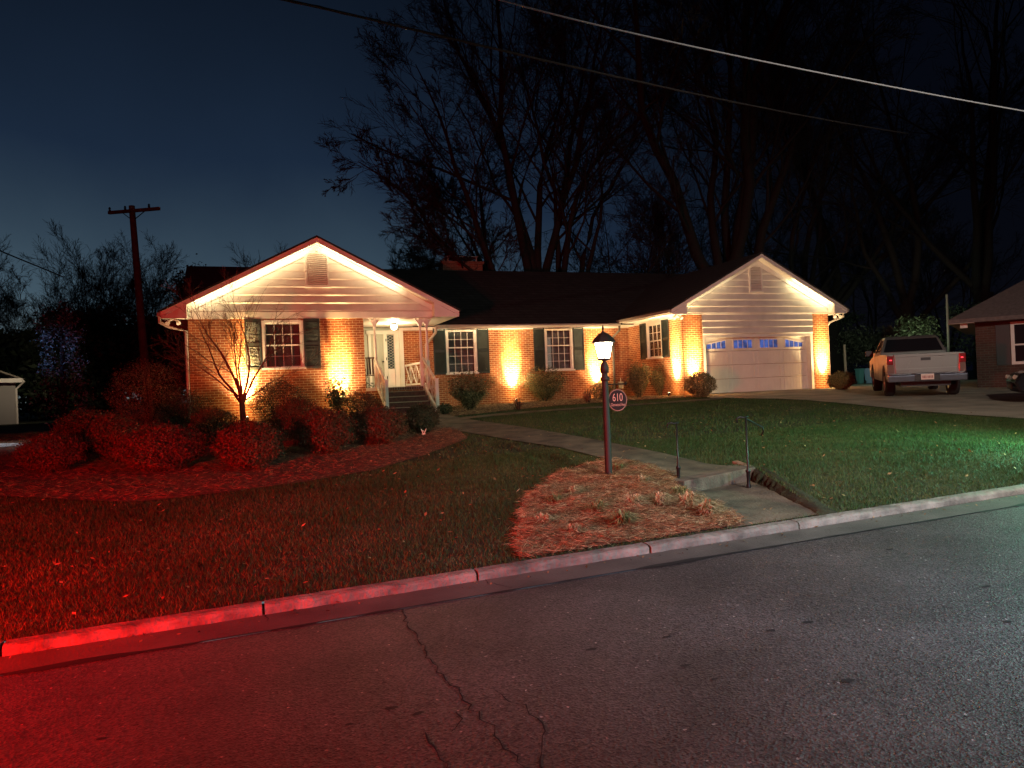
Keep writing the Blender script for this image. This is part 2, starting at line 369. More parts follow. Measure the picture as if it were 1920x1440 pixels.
lbd, POLY_LAMP = ribbon('lamp_mulch_bed', lb0, lb1, MULCH, lbz, .01, 14, 50, kind='structure')

# riser stone of the path
d = (q1 - q0)[:2]; d = d / np.linalg.norm(d); n2 = np.array([-d[1], d[0]])      # n2 points up the walk
if n2[1] < 0: n2 = -n2
rs = MB(); a = q0[:2] - d * .02; b = q1[:2] + d * .05; zt0 = ground0(*q0[:2]) + .018; zt1 = ground0(*q1[:2]) + .018; zb = landz(*a) - .05
def slab(m, a, b, w, z0a, z0b, zb):
    p = [a - n2 * .04, b - n2 * .04, b + n2 * w, a + n2 * w]
    m.add([(*p[0], zb), (*p[1], zb), (*p[2], zb), (*p[3], zb), (*p[0], z0a), (*p[1], z0b), (*p[2], z0b + .01), (*p[3], z0a + .01)],
          [(0, 3, 2, 1), (4, 5, 6, 7), (0, 1, 5, 4), (1, 2, 6, 5), (2, 3, 7, 6), (3, 0, 4, 7)])
slab(rs, a, b, .36, zt0, zt1, zb)
o = rs.build('path_step', mat('step_stone', (.12, .09, .07), .9, var=.5, vscale=5, bump=.9, bscale=30), bevel=.012)
tag(o, 'single concrete step at the street end of the front walk, between the two black handrails', 'step')
# earth bank sloping up from the right side of the landing to the lawn
eg = MB(); pv = None
for i in range(25):
    t = i / 24; px_, py_ = (lf1[0] + .03 + (kn[1] + .03 - lf1[0] - .03) * t, lf1[1] + (KV - .02 - lf1[1]) * t); zt_ = ground0(px_, py_) + .012
    w_ = random.uniform(-.015, .015); cur = [(px_ - .13 + w_, py_, landz(px_, py_) - .03), (px_ - .10 + w_, py_, landz(px_, py_) + .02), (px_ + .06, py_, zt_ + .004), (px_ + .2, py_, zt_ - .03)]
    if pv: eg.add(pv + cur, [(0, 1, 5, 4), (1, 2, 6, 5), (2, 3, 7, 6)] + ([(0, 3, 2, 1)] if i == 1 else []) + ([(4, 5, 6, 7)] if i == 24 else []))
    pv = cur
tag(eg.build('earth_bank', SOIL, None, True), kind='structure')
# low cheek wall right of the step
ck2 = MB(); c0 = q1[:2] + d * .09
pp = [c0 - n2 * .35, c0 - n2 * .35 + d * .13, c0 + n2 * .4 + d * .13, c0 + n2 * .4]
ck2.add([(*p, zb) for p in pp] + [(*pp[0], zt1 - .12), (*pp[1], zt1 - .12), (*pp[2], zt1 + .05), (*pp[3], zt1 + .05)], [(0, 3, 2, 1), (4, 5, 6, 7), (0, 1, 5, 4), (1, 2, 6, 5), (2, 3, 7, 6), (3, 0, 4, 7)])
o = ck2.build('cheek_block', brick_mat('cheek_brick', (.27, .12, .08), (.33, .16, .1), (.3, .26, .2)), bevel=.01)
tag(o, 'small sloped brick cheek block beside the foot of the right-hand iron handrail', 'brick block')

# grass blades
def blades(n, u0, u1, v0, v1, hmin, hmax, wd, dens_pow, seed, excl, name=None):
    r = np.random.default_rng(seed); P = np.c_[r.uniform(u0, u1, n), v0 + (v1 - v0) * r.random(n) ** dens_pow]
    k = np.ones(len(P), bool)
    for poly in excl: k &= ~inside(P, poly)
    # keep only what the view can hold, with a wide margin for a step to the side
    dx = P[:, 0] - CAMP[0]; dy = P[:, 1] - CAMP[1]; dep = dx * FW[0] + dy * FW[1]; lat = dx * RT[0] + dy * RT[1]
    k &= (np.abs(lat) < dep * .95 + 2)
    P = P[k]; n = len(P)
    cl = np.sin(P[:, 0] * 2.1 + 1.3 * np.sin(P[:, 1] * 1.7)) * np.sin(P[:, 1] * 2.6 + np.sin(P[:, 0] * 1.1)) + .6 * np.sin(P[:, 0] * 7.3 + P[:, 1] * 5.1) * np.sin(P[:, 1] * 8.7 - P[:, 0] * 3.3)
    h = r.uniform(hmin, hmax, n) * (1 + .22 * cl); a = r.uniform(0, 2 * PI, n); lean = r.uniform(.1, 1.1, n) * h; b = r.uniform(0, 2 * PI, n)
    z = vground(P[:, 0], P[:, 1]) - .012; z = np.maximum(z, -9)
    V = np.empty((n, 3, 3)); wv = wd * r.uniform(.6, 1.4, n)
    V[:, 0] = np.c_[P[:, 0] - np.cos(a) * wv, P[:, 1] - np.sin(a) * wv, z]; V[:, 1] = np.c_[P[:, 0] + np.cos(a) * wv, P[:, 1] + np.sin(a) * wv, z]
    V[:, 2] = np.c_[P[:, 0] + np.cos(b) * lean, P[:, 1] + np.sin(b) * lean, z + h]
    base = np.array([.023, .064, .011]); dry = np.array([.17, .16, .055]); t = np.clip(r.normal(.10 - .16 * cl, .26, n), 0, 1)[:, None]
    c = (base * (1 - t) + dry * t) * r.uniform(.5, 1.35, (n, 1)); C = np.repeat(c, 3, 0)
    return V.reshape(-1, 3), C
EX = [POLY_WALK, POLY_SIDE, POLY_LAND, POLY_DRIVE, POLY_BEDL, POLY_BEDR, POLY_LAMP, [(-1, 0), (24, 0), (24, 14), (-1, 14)]]
A1 = blades(480000, -6, 16, KV - .03, -12, .022, .05, .003, 1.0, 1, EX)
A2 = blades(230000, -9, 24, -12, -2, .03, .06, .005, 1.0, 2, EX)
V = np.vstack([A1[0], A2[0]]); C = np.vstack([A1[1], A2[1]])
g = npmesh('lawn_grass', V, np.arange(len(V)).reshape(-1, 3), LEAFV, cols=C); tag(g, kind='stuff', label='short winter grass of the front lawn, dry and patchy', cat='grass')

# fallen leaves on the lawn
def flat_leaves(n, seed, region, size, cols, lift, name, label, cat, mtl=LEAFV, aspect=.5, zf=vground):
    r = np.random.default_rng(seed); u0, u1, v0, v1 = region; P = np.c_[r.uniform(u0, u1, n), r.uniform(v0, v1, n)]
    z = zf(P[:, 0], P[:, 1]) + r.uniform(lift[0], lift[1], n); a = r.uniform(0, 2 * PI, n); L = r.uniform(*size, n)
    d1 = np.c_[np.cos(a) * L, np.sin(a) * L, r.normal(0, .35, n) * L]; d2 = np.c_[-np.sin(a) * L * aspect, np.cos(a) * L * aspect, r.normal(0, .3, n) * L * aspect]
    c = np.c_[P, z]; V = np.stack([c - d1, c + d2, c + d1, c - d2], 1).reshape(-1, 3)
    cc = np.array(cols)[r.integers(0, len(cols), n)] * r.uniform(.6, 1.3, (n, 1))
    o = npmesh(name, V, np.arange(4 * n).reshape(-1, 4), mtl, cols=np.repeat(cc, 4, 0)); return tag(o, label, cat, kind='stuff')
flat_leaves(1500, 5, (-5, 16, KV + .05, -8), (.01, .032), [(.3, .17, .07), (.36, .26, .12), (.2, .1, .04)], (.02, .06), 'fallen_leaves', 'dry brown leaves scattered over the lawn', 'leaves')

flat_leaves(420, 6, (-6, 20, KV - .36, KV - .16), (.006, .022), [(.25, .15, .07), (.3, .22, .1), (.12, .07, .03), (.06, .05, .04)], (.003, .012), 'gutter_litter', 'small leaves and grit lying in the gutter against the kerb', 'leaf litter', zf=np.vectorize(lambda u, v: zstreet(u)))
# pine straw: long thin needles lying every way
def straw(n, poly, seed, L, w, cols, hump, name, label):
    r = np.random.default_rng(seed); poly = np.array(poly)[:, :2]; lo, hi = poly.min(0), poly.max(0); P = []
    while sum(len(p) for p in P) < n:
        q = np.c_[r.uniform(lo[0], hi[0], n), r.uniform(lo[1], hi[1], n)]; P.append(q[inside(q, poly)])
    P = np.vstack(P)[:n]; P = P + r.normal(0, 1, (n, 2)) * .07 * r.random((n, 1)) ** 2; P[:, 1] = np.maximum(P[:, 1], KV - .03); a = r.uniform(0, 2 * PI, n); l = r.uniform(*L, n); z = vground(P[:, 0], P[:, 1]) + .012 + r.random(n) ** 1.5 * hump * (.55 + .45 * np.sin(P[:, 0] * 5.3 + 2 * np.sin(P[:, 1] * 4.1)) * np.sin(P[:, 1] * 6.1 + P[:, 0]))
    el = r.normal(0, .28, n); bend = r.normal(0, .25, n)
    d = np.c_[np.cos(a) * np.cos(el), np.sin(a) * np.cos(el), np.sin(el)] * l[:, None]; s = np.c_[-np.sin(a), np.cos(a), np.zeros(n)]
    c = np.c_[P, z]; m = c + s * (bend * l * .4)[:, None]; ww = (w * r.uniform(.6, 1.3, n))[:, None]
    A = c - d / 2; B = c + d / 2
    upv = np.array([0, 0, 1.]) ; t = s * .5 + upv * .5
    V = np.stack([A, m + t * ww, B, m - t * ww], 1).reshape(-1, 3)
    cc = np.array(cols)[r.integers(0, len(cols), n)] * r.uniform(.5, 1.4, (n, 1))
    o = npmesh(name, V, np.arange(4 * n).reshape(-1, 4), LEAFV, cols=np.repeat(cc, 4, 0)); return tag(o, label, 'pine straw', kind='stuff')
STR = [(.36, .22, .10), (.44, .29, .14), (.2, .12, .06), (.6, .44, .24), (.07, .04, .02), (.3, .15, .07)]
straw(70000, POLY_LAMP, 11, (.05, .18), .0024, STR, .11, 'lamp_bed_straw', 'reddish pine straw heaped round the lamp post')
straw(60000, POLY_BEDL, 12, (.05, .17), .003, [(.34, .16, .08), (.22, .1, .05), (.44, .24, .12), (.06, .03, .02)], .05, 'shrub_bed_straw', 'pine straw lying under the clipped shrubs left of the walk')
straw(16000, POLY_BEDR, 13, (.08, .2), .006, STR + [(.5, .36, .2)], .05, 'foundation_bed_straw', 'pale straw and bark along the foot of the brick wall')
# ------------------------------------------------------------------ the brick house
VM, VG, ZT = 3.627, -.407, 2.965
UB1, UP_, UC, UG, UGR, UG3 = 5.157, 7.41, 16.735, 17.61, 22.76, 23.53
house = empty('brick_house', (11, 0, 0), 'long single-storey orange brick house with two lit front gables, dark shutters and an attached garage', 'house')
def wall_cells(m, plane, axis, t, a0, a1, z0, z1, holes):
    """boxes filling a wall a0..a1 x z0..z1 round rectangular holes; outer face at plane, thickness t behind it"""
    A = sorted({a0, a1} | {h[0] for h in holes} | {h[1] for h in holes}); 
    for p, q in zip(A[:-1], A[1:]):
        cut = sorted([(h[2], h[3]) for h in holes if h[0] <= p + 1e-6 and h[1] >= q - 1e-6]); z = z0
        for c, d in cut + [(z1, z1)]:
            if c > z + 1e-6:
                if axis == 'x': m.box(p, plane, z, q, plane + t, c)
                else: m.box(plane, p, z, plane + t, q, c)
            z = max(z, d)
W1 = (8.82, 10.04, 1.19, 2.88); W2 = (12.92, 14.14, 1.19, 2.88); WGB = (2.07, 3.28, 1.45, 2.90)
wb = MB(); wall_cells(wb, 0, 'x', .12, 0, UB1, -.5, ZT, [WGB]); wb.build('front_gable_wall', BRICK, house)
wb = MB(); wb.box(0, .121, -.5, .12, 12, ZT); wb.box(UB1 - .12, .121, -.5, UB1, VM, ZT); wb.build('gable_side_wall', BRICK, house)
wb = MB(); wall_cells(wb, VM, 'x', .12, 7.16, UC, -.5, ZT + .02, [W1, W2]); wb.build('main_front_wall', BRICK, house)
SW = (.98, 2.10, 1.50, 2.86)
wb = MB(); wall_cells(wb, UC, 'y', .12, VG, VM - .001, -.5, ZT, [SW]); wb.build('garage_side_wall', BRICK, house)
wb = MB(); wb.box(UC + .121, VG, -.3, UG, VG + .5, ZT); wb.build('garage_pillar', BRICK, house)
wb = MB(); wb.box(UGR, VG, -.3, UG3, VG + .5, ZT); wb.build('garage_pillar', BRICK, house)
wb = MB(); wb.box(UG3 - .12, VG + .501, -.3, UG3, 12, ZT); wb.box(-.3, 12.01, -.5, UG3, 12.13, ZT); wb.build('rear_wall', BRICK, house)
# brick courses set proud at the foot
# windows --------------------------------------------------------
def window(u0, u1, z0, z1, plane, axis='x', cols=4, rt=2, rb=3, blind=1.0, name='window'):
    def P(a, d, z): return (a, plane + d, z) if axis == 'x' else (plane + d, a, z)
    def bx(m, a0, a1, d0, d1, z0, z1):
        p, q = P(a0, d0, z0), P(a1, d1, z1); m.box(min(p[0], q[0]), min(p[1], q[1]), min(p[2], q[2]), max(p[0], q[0]), max(p[1], q[1]), max(p[2], q[2]))
    f = MB(); c = .065
    bx(f, u0 - .01, u0 + c, -.03, .07, z0, z1); bx(f, u1 - c, u1 + .01, -.03, .07, z0, z1); bx(f, u0 + c, u1 - c, -.03, .07, z1 - c, z1 + .02)
    w = f.build(name, WHITE, house)
    s = MB(); bx(s, u0 - .05, u1 + .05, -.07, .06, z0 - .06, z0); s.build('sill', WHITE, w)
    zi0, zi1, a0, a1 = z0, z1 - c, u0 + c, u1 - c; zm = zi0 + (zi1 - zi0) * rb / (rt + rb)
    s = MB(); r = .04
    for (za, zb, n, d) in ((zi0, zm + .02, rb, .03), (zm - .02, zi1, rt, .005)):
        bx(s, a0, a0 + r, d, d + .03, za, zb); bx(s, a1 - r, a1, d, d + .03, za, zb); bx(s, a0 + r, a1 - r, d, d + .03, za, za + r); bx(s, a0 + r, a1 - r, d, d + .03, zb - r, zb)
        for k in range(1, cols): x = a0 + r + (a1 - a0 - 2 * r) * k / cols; bx(s, x - .008, x + .008, d + .004, d + .026, za + r, zb - r)
        for k in range(1, n): z = za + r + (zb - za - 2 * r) * k / n; bx(s, a0 + r, a1 - r, d + .006, d + .024, z - .008, z + .008)
    s.build('sash', WHITE, w)
    g = MB(); bx(g, a0 + .01, a1 - .01, .042, .046, zi0 + .01, zi1 - .01); g.build('pane', GLASS, w)
    b = MB(); z = zi1
    while z > zi1 - (zi1 - zi0) * blind:
        p = [P(a0, .10, z), P(a1, .10, z), P(a1, .085, z - .035), P(a0, .085, z - .035)]; b.add(p, [(0, 1, 2, 3)]); z -= .045
    if blind > 0: b.build('blind', BLIND, w)
    k = MB(); bx(k, u0, u1, .30, .32, z0, z1); bx(k, u0 - .02, u0, .12, .30, z0, z1); bx(k, u1, u1 + .02, .12, .30, z0, z1); k.build('window_backing', BACKING if blind < .9 else BACKING, w)  # plain backing box behind the glass, stands in for the dim room
    return w
def shutter(a0, a1, z0, z1, plane, axis='x'):
    def P(a, d, z): return (a, plane + d, z) if axis == 'x' else (plane + d, a, z)
    def bx(m, a0, a1, d0, d1, z0, z1):
        p, q = P(a0, d0, z0), P(a1, d1, z1); m.box(min(p[0], q[0]), min(p[1], q[1]), min(p[2], q[2]), max(p[0], q[0]), max(p[1], q[1]), max(p[2], q[2]))
    m = MB(); r = .05; zm = (z0 + z1) / 2
    bx(m, a0, a0 + r, -.045, -.005, z0, z1); bx(m, a1 - r, a1, -.045, -.005, z0, z1)
    for z in (z0, zm - .04, z1 - .07): bx(m, a0 + r, a1 - r, -.042, -.005, z, z + .08 if z == zm - .04 else z + .07)
    bx(m, a0 + r, a1 - r, -.008, -.004, z0, z1)
    z = z0 + .09
    while z < z1 - .09:
        if not (zm - .06 < z < zm + .05):
            m.add([P(a0 + r, -.038, z), P(a1 - r, -.038, z), P(a1 - r, -.014, z + .03), P(a0 + r, -.014, z + .03), P(a0 + r, -.034, z - .004), P(a1 - r, -.034, z - .004), P(a1 - r, -.01, z + .026), P(a0 + r, -.01, z + .026)],
                  [(0, 1, 2, 3), (4, 7, 6, 5), (0, 4, 5, 1)])
        z += .042
    return m.build('shutter', SHUT, house)
window(*W1, VM, blind=.45); shutter(8.318, 8.80, 1.144, 2.93, VM); shutter(10.06, 10.54, 1.144, 2.93, VM)
w2 = window(*W2, VM, blind=0); shutter(12.43, 12.9, 1.144, 2.93, VM); shutter(14.16, 14.64, 1.144, 2.93, VM)
window(*WGB, 0, rt=2, rb=2, blind=0); shutter(1.567, 2.05, 1.402, 2.955, 0); shutter(3.30, 3.784, 1.402, 2.955, 0)
window(*SW, UC, 'y', cols=3, rt=2, rb=2, blind=0); shutter(.474, .96, 1.46, 2.90, UC, 'y'); shutter(2.12, 2.62, 1.46, 2.90, UC, 'y')
# half-drawn blind in the second main window, its lit look put in as emission
wb = MB()
for i in range(34): z = 2.5 - i * .036; wb.add([(13.02, VM + .1, z), (13.22, VM + .1, z), (13.22, VM + .085, z - .03), (13.02, VM + .085, z - .03)], [(0, 1, 2, 3)])
wb.build('blind', mat('glowing_blind', (.75, .73, .65), .6, emit=(1, .9, .7), estr=.12), w2)

# clapboard ------------------------------------------------------
def clap(name, z0, z1, left, right, plane, h=.25, ov=.028):
    m = MB(); z = z0
    while z < z1 - .01:
        zt = min(z + h, z1); l0, l1, r0, r1 = left(z), left(zt), right(z), right(zt)
        if r0 - l0 < .02: break
        k = .045 / max(zt - z, .05); la, ra = l0 + (l1 - l0) * k, r0 + (r1 - r0) * k; zl = z + .045
        m.add([(l0, plane - .006, z), (r0, plane - .006, z), (ra, plane - .032, zl), (la, plane - .032, zl), (r1, plane - .006, zt), (l1, plane - .006, zt), (l0, plane + .02, z), (r0, plane + .02, z), (r1, plane + .02, zt), (l1, plane + .02, zt)],
              [(0, 1, 2, 3), (3, 2, 4, 5), (0, 3, 5, 9, 6), (1, 7, 8, 4, 2), (6, 7, 1, 0), (5, 4, 8, 9), (6, 9, 8, 7)]); z += h
    return m.build(name, SIDING, house)
GA, GT, GH, GZ, OV = 3.774, 4.468, 5.465, 3.175, .385
SL = (GH - GZ) / GT; TH = .19
GA2, GT2, GH2, GZ2 = 20.127, 4.044, 5.261, 3.164; SL2 = (GH2 - GZ2) / GT2
def rake(z, ga, gh, sl, side): return ga + side * max(0, (gh - TH - z)) / sl
clap('gable_siding', ZT + .2, GH - TH, lambda z: max(0.02, rake(z, GA, GH, SL, -1)), lambda z: min(UP_, rake(z, GA, GH, SL, 1)), 0)
clap('gable_siding', ZT + .03, GH2 - TH, lambda z: max(UC + .02, rake(z, GA2, GH2, SL2, -1)), lambda z: min(UG3, rake(z, GA2, GH2, SL2, 1)), VG)
clap('garage_siding', 2.21, ZT + .03, lambda z: UG + .01, lambda z: UGR - .01, VG + .01)
m = MB(); m.box(0, -.035, ZT - .001, UP_, .08, ZT + .2); m.build('frieze_board', WHITE, house)
m = MB(); m.box(UC, VG - .03, ZT + .001, UG, VG + .1, ZT + .03); m.build('frieze_board', WHITE, house)
m = MB(); m.box(UGR, VG - .03, ZT + .001, UG3, VG + .1, ZT + .03); m.build('frieze_board', WHITE, house)
# rake boards on the siding just under the soffit, and frieze boards at the head of the brick
for (ga, gh, sl, pl, ul, ur) in ((GA, GH, SL, 0, .02, UP_), (GA2, GH2, SL2, VG, UC + .02, UG3)):
    for s in (-1, 1):
        ue = ul if s < 0 else ur; zt = gh - TH - .002; ze = zt - abs(ue - ga) * sl; m = MB()
        m.prism([(ga, zt), (ue, ze), (ue, max(ze - .2, ZT + .21) if ze - .2 < ZT + .21 else ze - .2), (ga, zt - .2)], 'y', pl - .06, pl - .045); m.build('rake_board', WHITE, house)
m = MB(); m.box(7.17, VM - .03, ZT - .12, UC - .001, VM - .001, ZT); m.build('frieze_board', WHITE, house)
m = MB(); m.box(UC - .03, VG + .001, ZT - .10, UC - .001, VM - .031, ZT); m.build('frieze_board', WHITE, house)
# gable vents
def vent(u0, u1, z0, z1, plane):
    m = MB(); t = .06
    m.box(u0, plane - .07, z0, u0 + t, plane - .005, z1); m.box(u1 - t, plane - .07, z0, u1, plane - .005, z1); m.box(u0, plane - .07, z1, u1, plane - .005, z1 + t); m.box(u0 - .03, plane - .09, z0 - t, u1 + .03, plane - .005, z0)
    f = m.build('gable_vent', WHITE, house); m = MB(); z = z0 + .01
    m.box(u0 + t, plane - .014, z0, u1 - t, plane - .006, z1)
    while z < z1 - .04:
        m.add([(u0 + t, plane - .066, z), (u1 - t, plane - .066, z), (u1 - t, plane - .02, z + .05), (u0 + t, plane - .02, z + .05), (u0 + t, plane - .058, z - .006), (u1 - t, plane - .058, z - .006), (u1 - t, plane - .016, z + .042), (u0 + t, plane - .016, z + .042)], [(0, 1, 2, 3), (4, 7, 6, 5), (0, 4, 5, 1), (3, 2, 6, 7)]); z += .062
    m.build('vent_slats', SIDING, f)
vent(GA - .36, GA + .36, 3.99, 4.98, 0); vent(GA2 - .35, GA2 + .26, 3.86, 4.79, VG)
# wing roofs -----------------------------------------------------
def wing(ga, gt, gh, gz, sl, vfront, vback, uw0, uw1, zbox):
    m = MB(); t = .06
    for s in (-1, 1):
        m.prism([(ga, gh + .03), (ga + s * (gt + .05), gz + .03 - .05 * sl), (ga + s * (gt + .05), gz - .05 * sl - t + .03), (ga, gh - t + .03)], 'y', vfront - .03, vback)
    m.build('roof', SHINGLE, house)
    m = MB()
    for s in (-1, 1):
        m.prism([(ga, gh - t + .028), (ga + s * gt, gz - t + .028), (ga + s * gt, gz - TH + .02), (ga, gh - TH + .02)], 'y', vfront, vfront + .025)
        # eave fascia along the side
        u = ga + s * gt; m.box(min(u, u - s * .02), vfront + .026, zbox, max(u, u - s * .02), vback - 4.5, gz - t + .02)
    m.build('fascia', WHITE, house)
    m = MB()
    for s in (-1, 1):
        uw = uw1 if s > 0 else uw0; dz = gh - TH + .015
        m.prism([(ga, dz), (uw, dz - abs(uw - ga) * sl), (uw, dz - abs(uw - ga) * sl - .012), (ga, dz - .012)], 'y', vfront + .026, vfront + OV + .02)    # rake soffit
        u = ga + s * gt; m.box(min(uw, u), vfront + .027, zbox, max(uw, u), vback - 4.5, zbox + .015)                      # level eave soffit
    m.build('soffit', WHITE, house)
    for s in (-1, 1):
        m = MB(); uw = uw1 if s > 0 else uw0; u = ga + s * gt; zi = gh - TH + .018 - abs(uw - ga) * sl
        m.prism([(u - s * .021, zbox - .012), (uw, zbox - .012), (uw, zi), (u - s * .021, gz - TH + .018)], 'y', vfront + .003, vfront + .024)
        m.box(min(uw, uw + s * .02), vfront + .0245, zbox - .01, max(uw, uw + s * .02), vfront + OV - .03, zi - .02)
        m.build('eave_return', WHITE, house)
wing(GA, GT, GH, GZ, SL, -OV, 7.6, 0, UP_ + .0, ZT)
wing(GA2, GT2, GH2, GZ2, SL2, VG - OV, 7.4, UC, UG3, ZT + .0)
# main roof ------------------------------------------------------
VE, ZE, VR, ZR = 3.128, 3.014, 8.388, 5.95; SLM = (ZR - ZE) / (VR - VE)
m = MB(); m.prism([(VE - .04, ZE - .02), (VR, ZR), (2 * VR - VE, ZE), (2 * VR - VE, ZE - .07), (VR, ZR - .08), (VE - .04, ZE - .09)], 'x', -.5, 24.0); m.build('roof', SHINGLE, house)
for uu in (-.35, 23.6):
    m = MB(); m.prism([(VE + .5, ZT - .1), (VR, ZR - .4), (2 * VR - VE - .5, ZT - .1)], 'x', uu - .05, uu + .05); m.build('gable_end', SIDING, house)
m = MB(); m.box(GA + GT + .001, VE + .0, ZE - .16, GA2 - GT2 - .001, VE + .03, ZE - .075); m.build('fascia', WHITE, house)
m = MB(); m.box(UP_, VE + .031, ZT + .0, UC - .001, VM, ZT + .015); m.build('soffit', mat('soffit_paint', (.8, .78, .72), .5), house)
m = MB(); m.prism([(-9, 0)] and [(VE - .11, ZE - .02), (VE - .12, ZE - .07), (VE - .09, ZE - .125), (VE - .02, ZE - .13), (VE - .001, ZE - .10), (VE - .001, ZE - .02), (VE - .02, ZE - .02), (VE - .03, ZE - .1), (VE - .09, ZE - .1), (VE - .1, ZE - .02)], 'x', GA + GT + .05, GA2 - GT2 - .02)
m.build('gutter', mat('gutter_paint', (.3, .27, .24), .5), house)
m = MB(); ug = GA2 - GT2
m.prism([(ug - .1, GZ2 - .05), (ug - .1, GZ2 - .15), (ug - .002, GZ2 - .17), (ug - .002, GZ2 - .05)], 'y', VG - OV + .02, VE + .3); m.build('gutter', MATS['gutter_paint'], house)
m = MB(); ug = GA - GT
m.prism([(ug - .1, GZ - .05), (ug - .1, GZ - .15), (ug - .002, GZ - .17), (ug - .002, GZ - .05)], 'y', -OV + .02, 6); m.build('gutter', MATS['gutter_paint'], house)
m = MB(); ug = GA2 + GT2
m.prism([(ug + .002, GZ2 - .05), (ug + .002, GZ2 - .17), (ug + .1, GZ2 - .15), (ug + .1, GZ2 - .05)], 'y', VG - OV + .02, 6); m.build('gutter', MATS['gutter_paint'], house)
# downspouts
m = MB(); m.tube([(GA2 - GT2 - .03, VE + .0, ZE - .1), (GA2 - GT2 - .03, VE - .0, 2.72), (15.95, VM - .08, 2.45), (15.95, VM - .07, .1), (15.95, VM - .2, -.02)], .055, 6); m.build('downspout', mat('dark_downspout', (.08, .07, .06), .5), house)
m = MB(); m.tube([(GA - GT - .05, -.2, 3.03), (GA - GT - .05, -.18, 2.86), (GA - GT + .2, -.1, 2.72), (-.06, -.06, 2.6), (-.06, -.05, .0)], .05, 6); m.build('downspout', mat('pale_downspout', (.5, .46, .42), .45), house)
m = MB(); m.tube([(8.3, VE - .06, 2.93), (8.3, VE - .05, 2.72)], .05, 6); m.tube([(8.3, VE - .05, 2.72), (8.02, VM - .1, 2.3), (8.0, VM - .08, .1)], .05, 6); m.build('downspout', MATS['pale_downspout'], house)
m = MB(); m.tube([(GA2 + GT2 + .05, -.5, 3.0), (GA2 + GT2 + .05, -.5, 2.85), (UG3 + .1, -.38, 2.62), (UG3 + .06, -.3, 2.5), (UG3 + .06, -.3, .1)], .045, 6); m.build('downspout', MATS['pale_downspout'], house)
# chimney --------------------------------------------------------
c0 = W(822, 500, 31.2); c1 = W(908, 500, 31.2 + 1.05)
cx = (c0[0] + c1[0]) / 2; cy = VR + .7; print('chimney', c0, c1)
cu0, cu1 = 10.1, 12.15
m = MB(); m.box(cu0 + .08, VR + .3, 4.8, cu1 - .08, VR + 1.15, 6.30); m.box(cu0 + .02, VR + .24, 6.3, cu1 - .02, VR + 1.21, 6.42)
ch = m.build('chimney', DBRICK, house)
m = MB()
for (a, b) in ((cu0 + .35, VR + .4), (cu1 - .35, VR + .4), (cu0 + .35, VR + 1.05), (cu1 - .35, VR + 1.05)): m.box(a - .03, b - .03, 6.42, a + .03, b + .03, 6.62)
m.box(cu0 + .28, VR + .3, 6.62, cu1 - .28, VR + 1.15, 6.66); m.build('chimney_cap', mat('cap_metal', (.25, .2, .2), .5, .5), ch)

# garage door ----------------------------------------------------
GD = mat('garage_door_paint', (.78, .75, .68), .5, var=.05, vscale=3)
gy = VG + .26; g0, g1, gzt = UG + .15, UGR - .15, 2.16
m = MB(); m.box(UG + .002, VG + .02, 0, UG + .13, VG + .34, 2.3); m.box(UGR - .13, VG + .02, 0, UGR - .002, VG + .34, 2.3); m.box(UG + .131, VG + .02, 2.10, UGR - .131, VG + .34, 2.3)
# raked haunches that give the opening its shallow arch
m.add([(UG + .131, VG + .06, 2.099), (UG + .7, VG + .06, 2.099), (UG + .131, VG + .06, 1.88), (UG + .131, VG + .2, 2.099), (UG + .7, VG + .2, 2.099), (UG + .131, VG + .2, 1.88)], [(0, 2, 1), (3, 4, 5), (1, 2, 5, 4)])
m.build('garage_door_frame', WHITE, house)
m = MB(); rows = 4; hh = 2.12 / rows
for r in range(rows):
    z0, z1 = .01 + r * hh, .01 + (r + 1) * hh - .012
    m.box(g0 - .02, gy, z0, g1 + .02, gy + .045, z1)
    if r < 3:
        for k in range(4):
            a = g0 + (g1 - g0) * k / 4 + .09; b = g0 + (g1 - g0) * (k + 1) / 4 - .09
            for (x0, x1, zz0, zz1) in ((a, b, z0 + .045, z0 + .062), (a, b, z1 - .062, z1 - .045), (a, a + .017, z0 + .0625, z1 - .0625), (b - .017, b, z0 + .0625, z1 - .0625)):
                m.box(x0, gy - .02, zz0, x1, gy - .001, zz1)
            nb = 7
            for i in range(1, nb): x = a + (b - a) * i / nb; m.box(x - .006, gy - .006, z0 + .065, x + .006, gy - .001, z1 - .065)
gd = m.build('garage_door', GD, house)
BLUEG = mat('blue_reflection_pane', (.05, .08, .2), .15, emit=(.1, .2, .7), estr=.4)  # blue reflection in the panes painted as a patchy glow
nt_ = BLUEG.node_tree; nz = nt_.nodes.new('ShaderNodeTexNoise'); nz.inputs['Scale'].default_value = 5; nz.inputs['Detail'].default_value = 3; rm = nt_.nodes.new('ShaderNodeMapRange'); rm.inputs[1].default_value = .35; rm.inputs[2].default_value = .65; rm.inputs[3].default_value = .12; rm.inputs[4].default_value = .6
tcn = nt_.nodes.new('ShaderNodeTexCoord'); nt_.links.new(tcn.outputs['Object'], nz.inputs['Vector']); nt_.links.new(nz.outputs['Fac'], rm.inputs[0]); nt_.links.new(rm.outputs[0], nt_.nodes['Principled BSDF'].inputs['Emission Strength'])
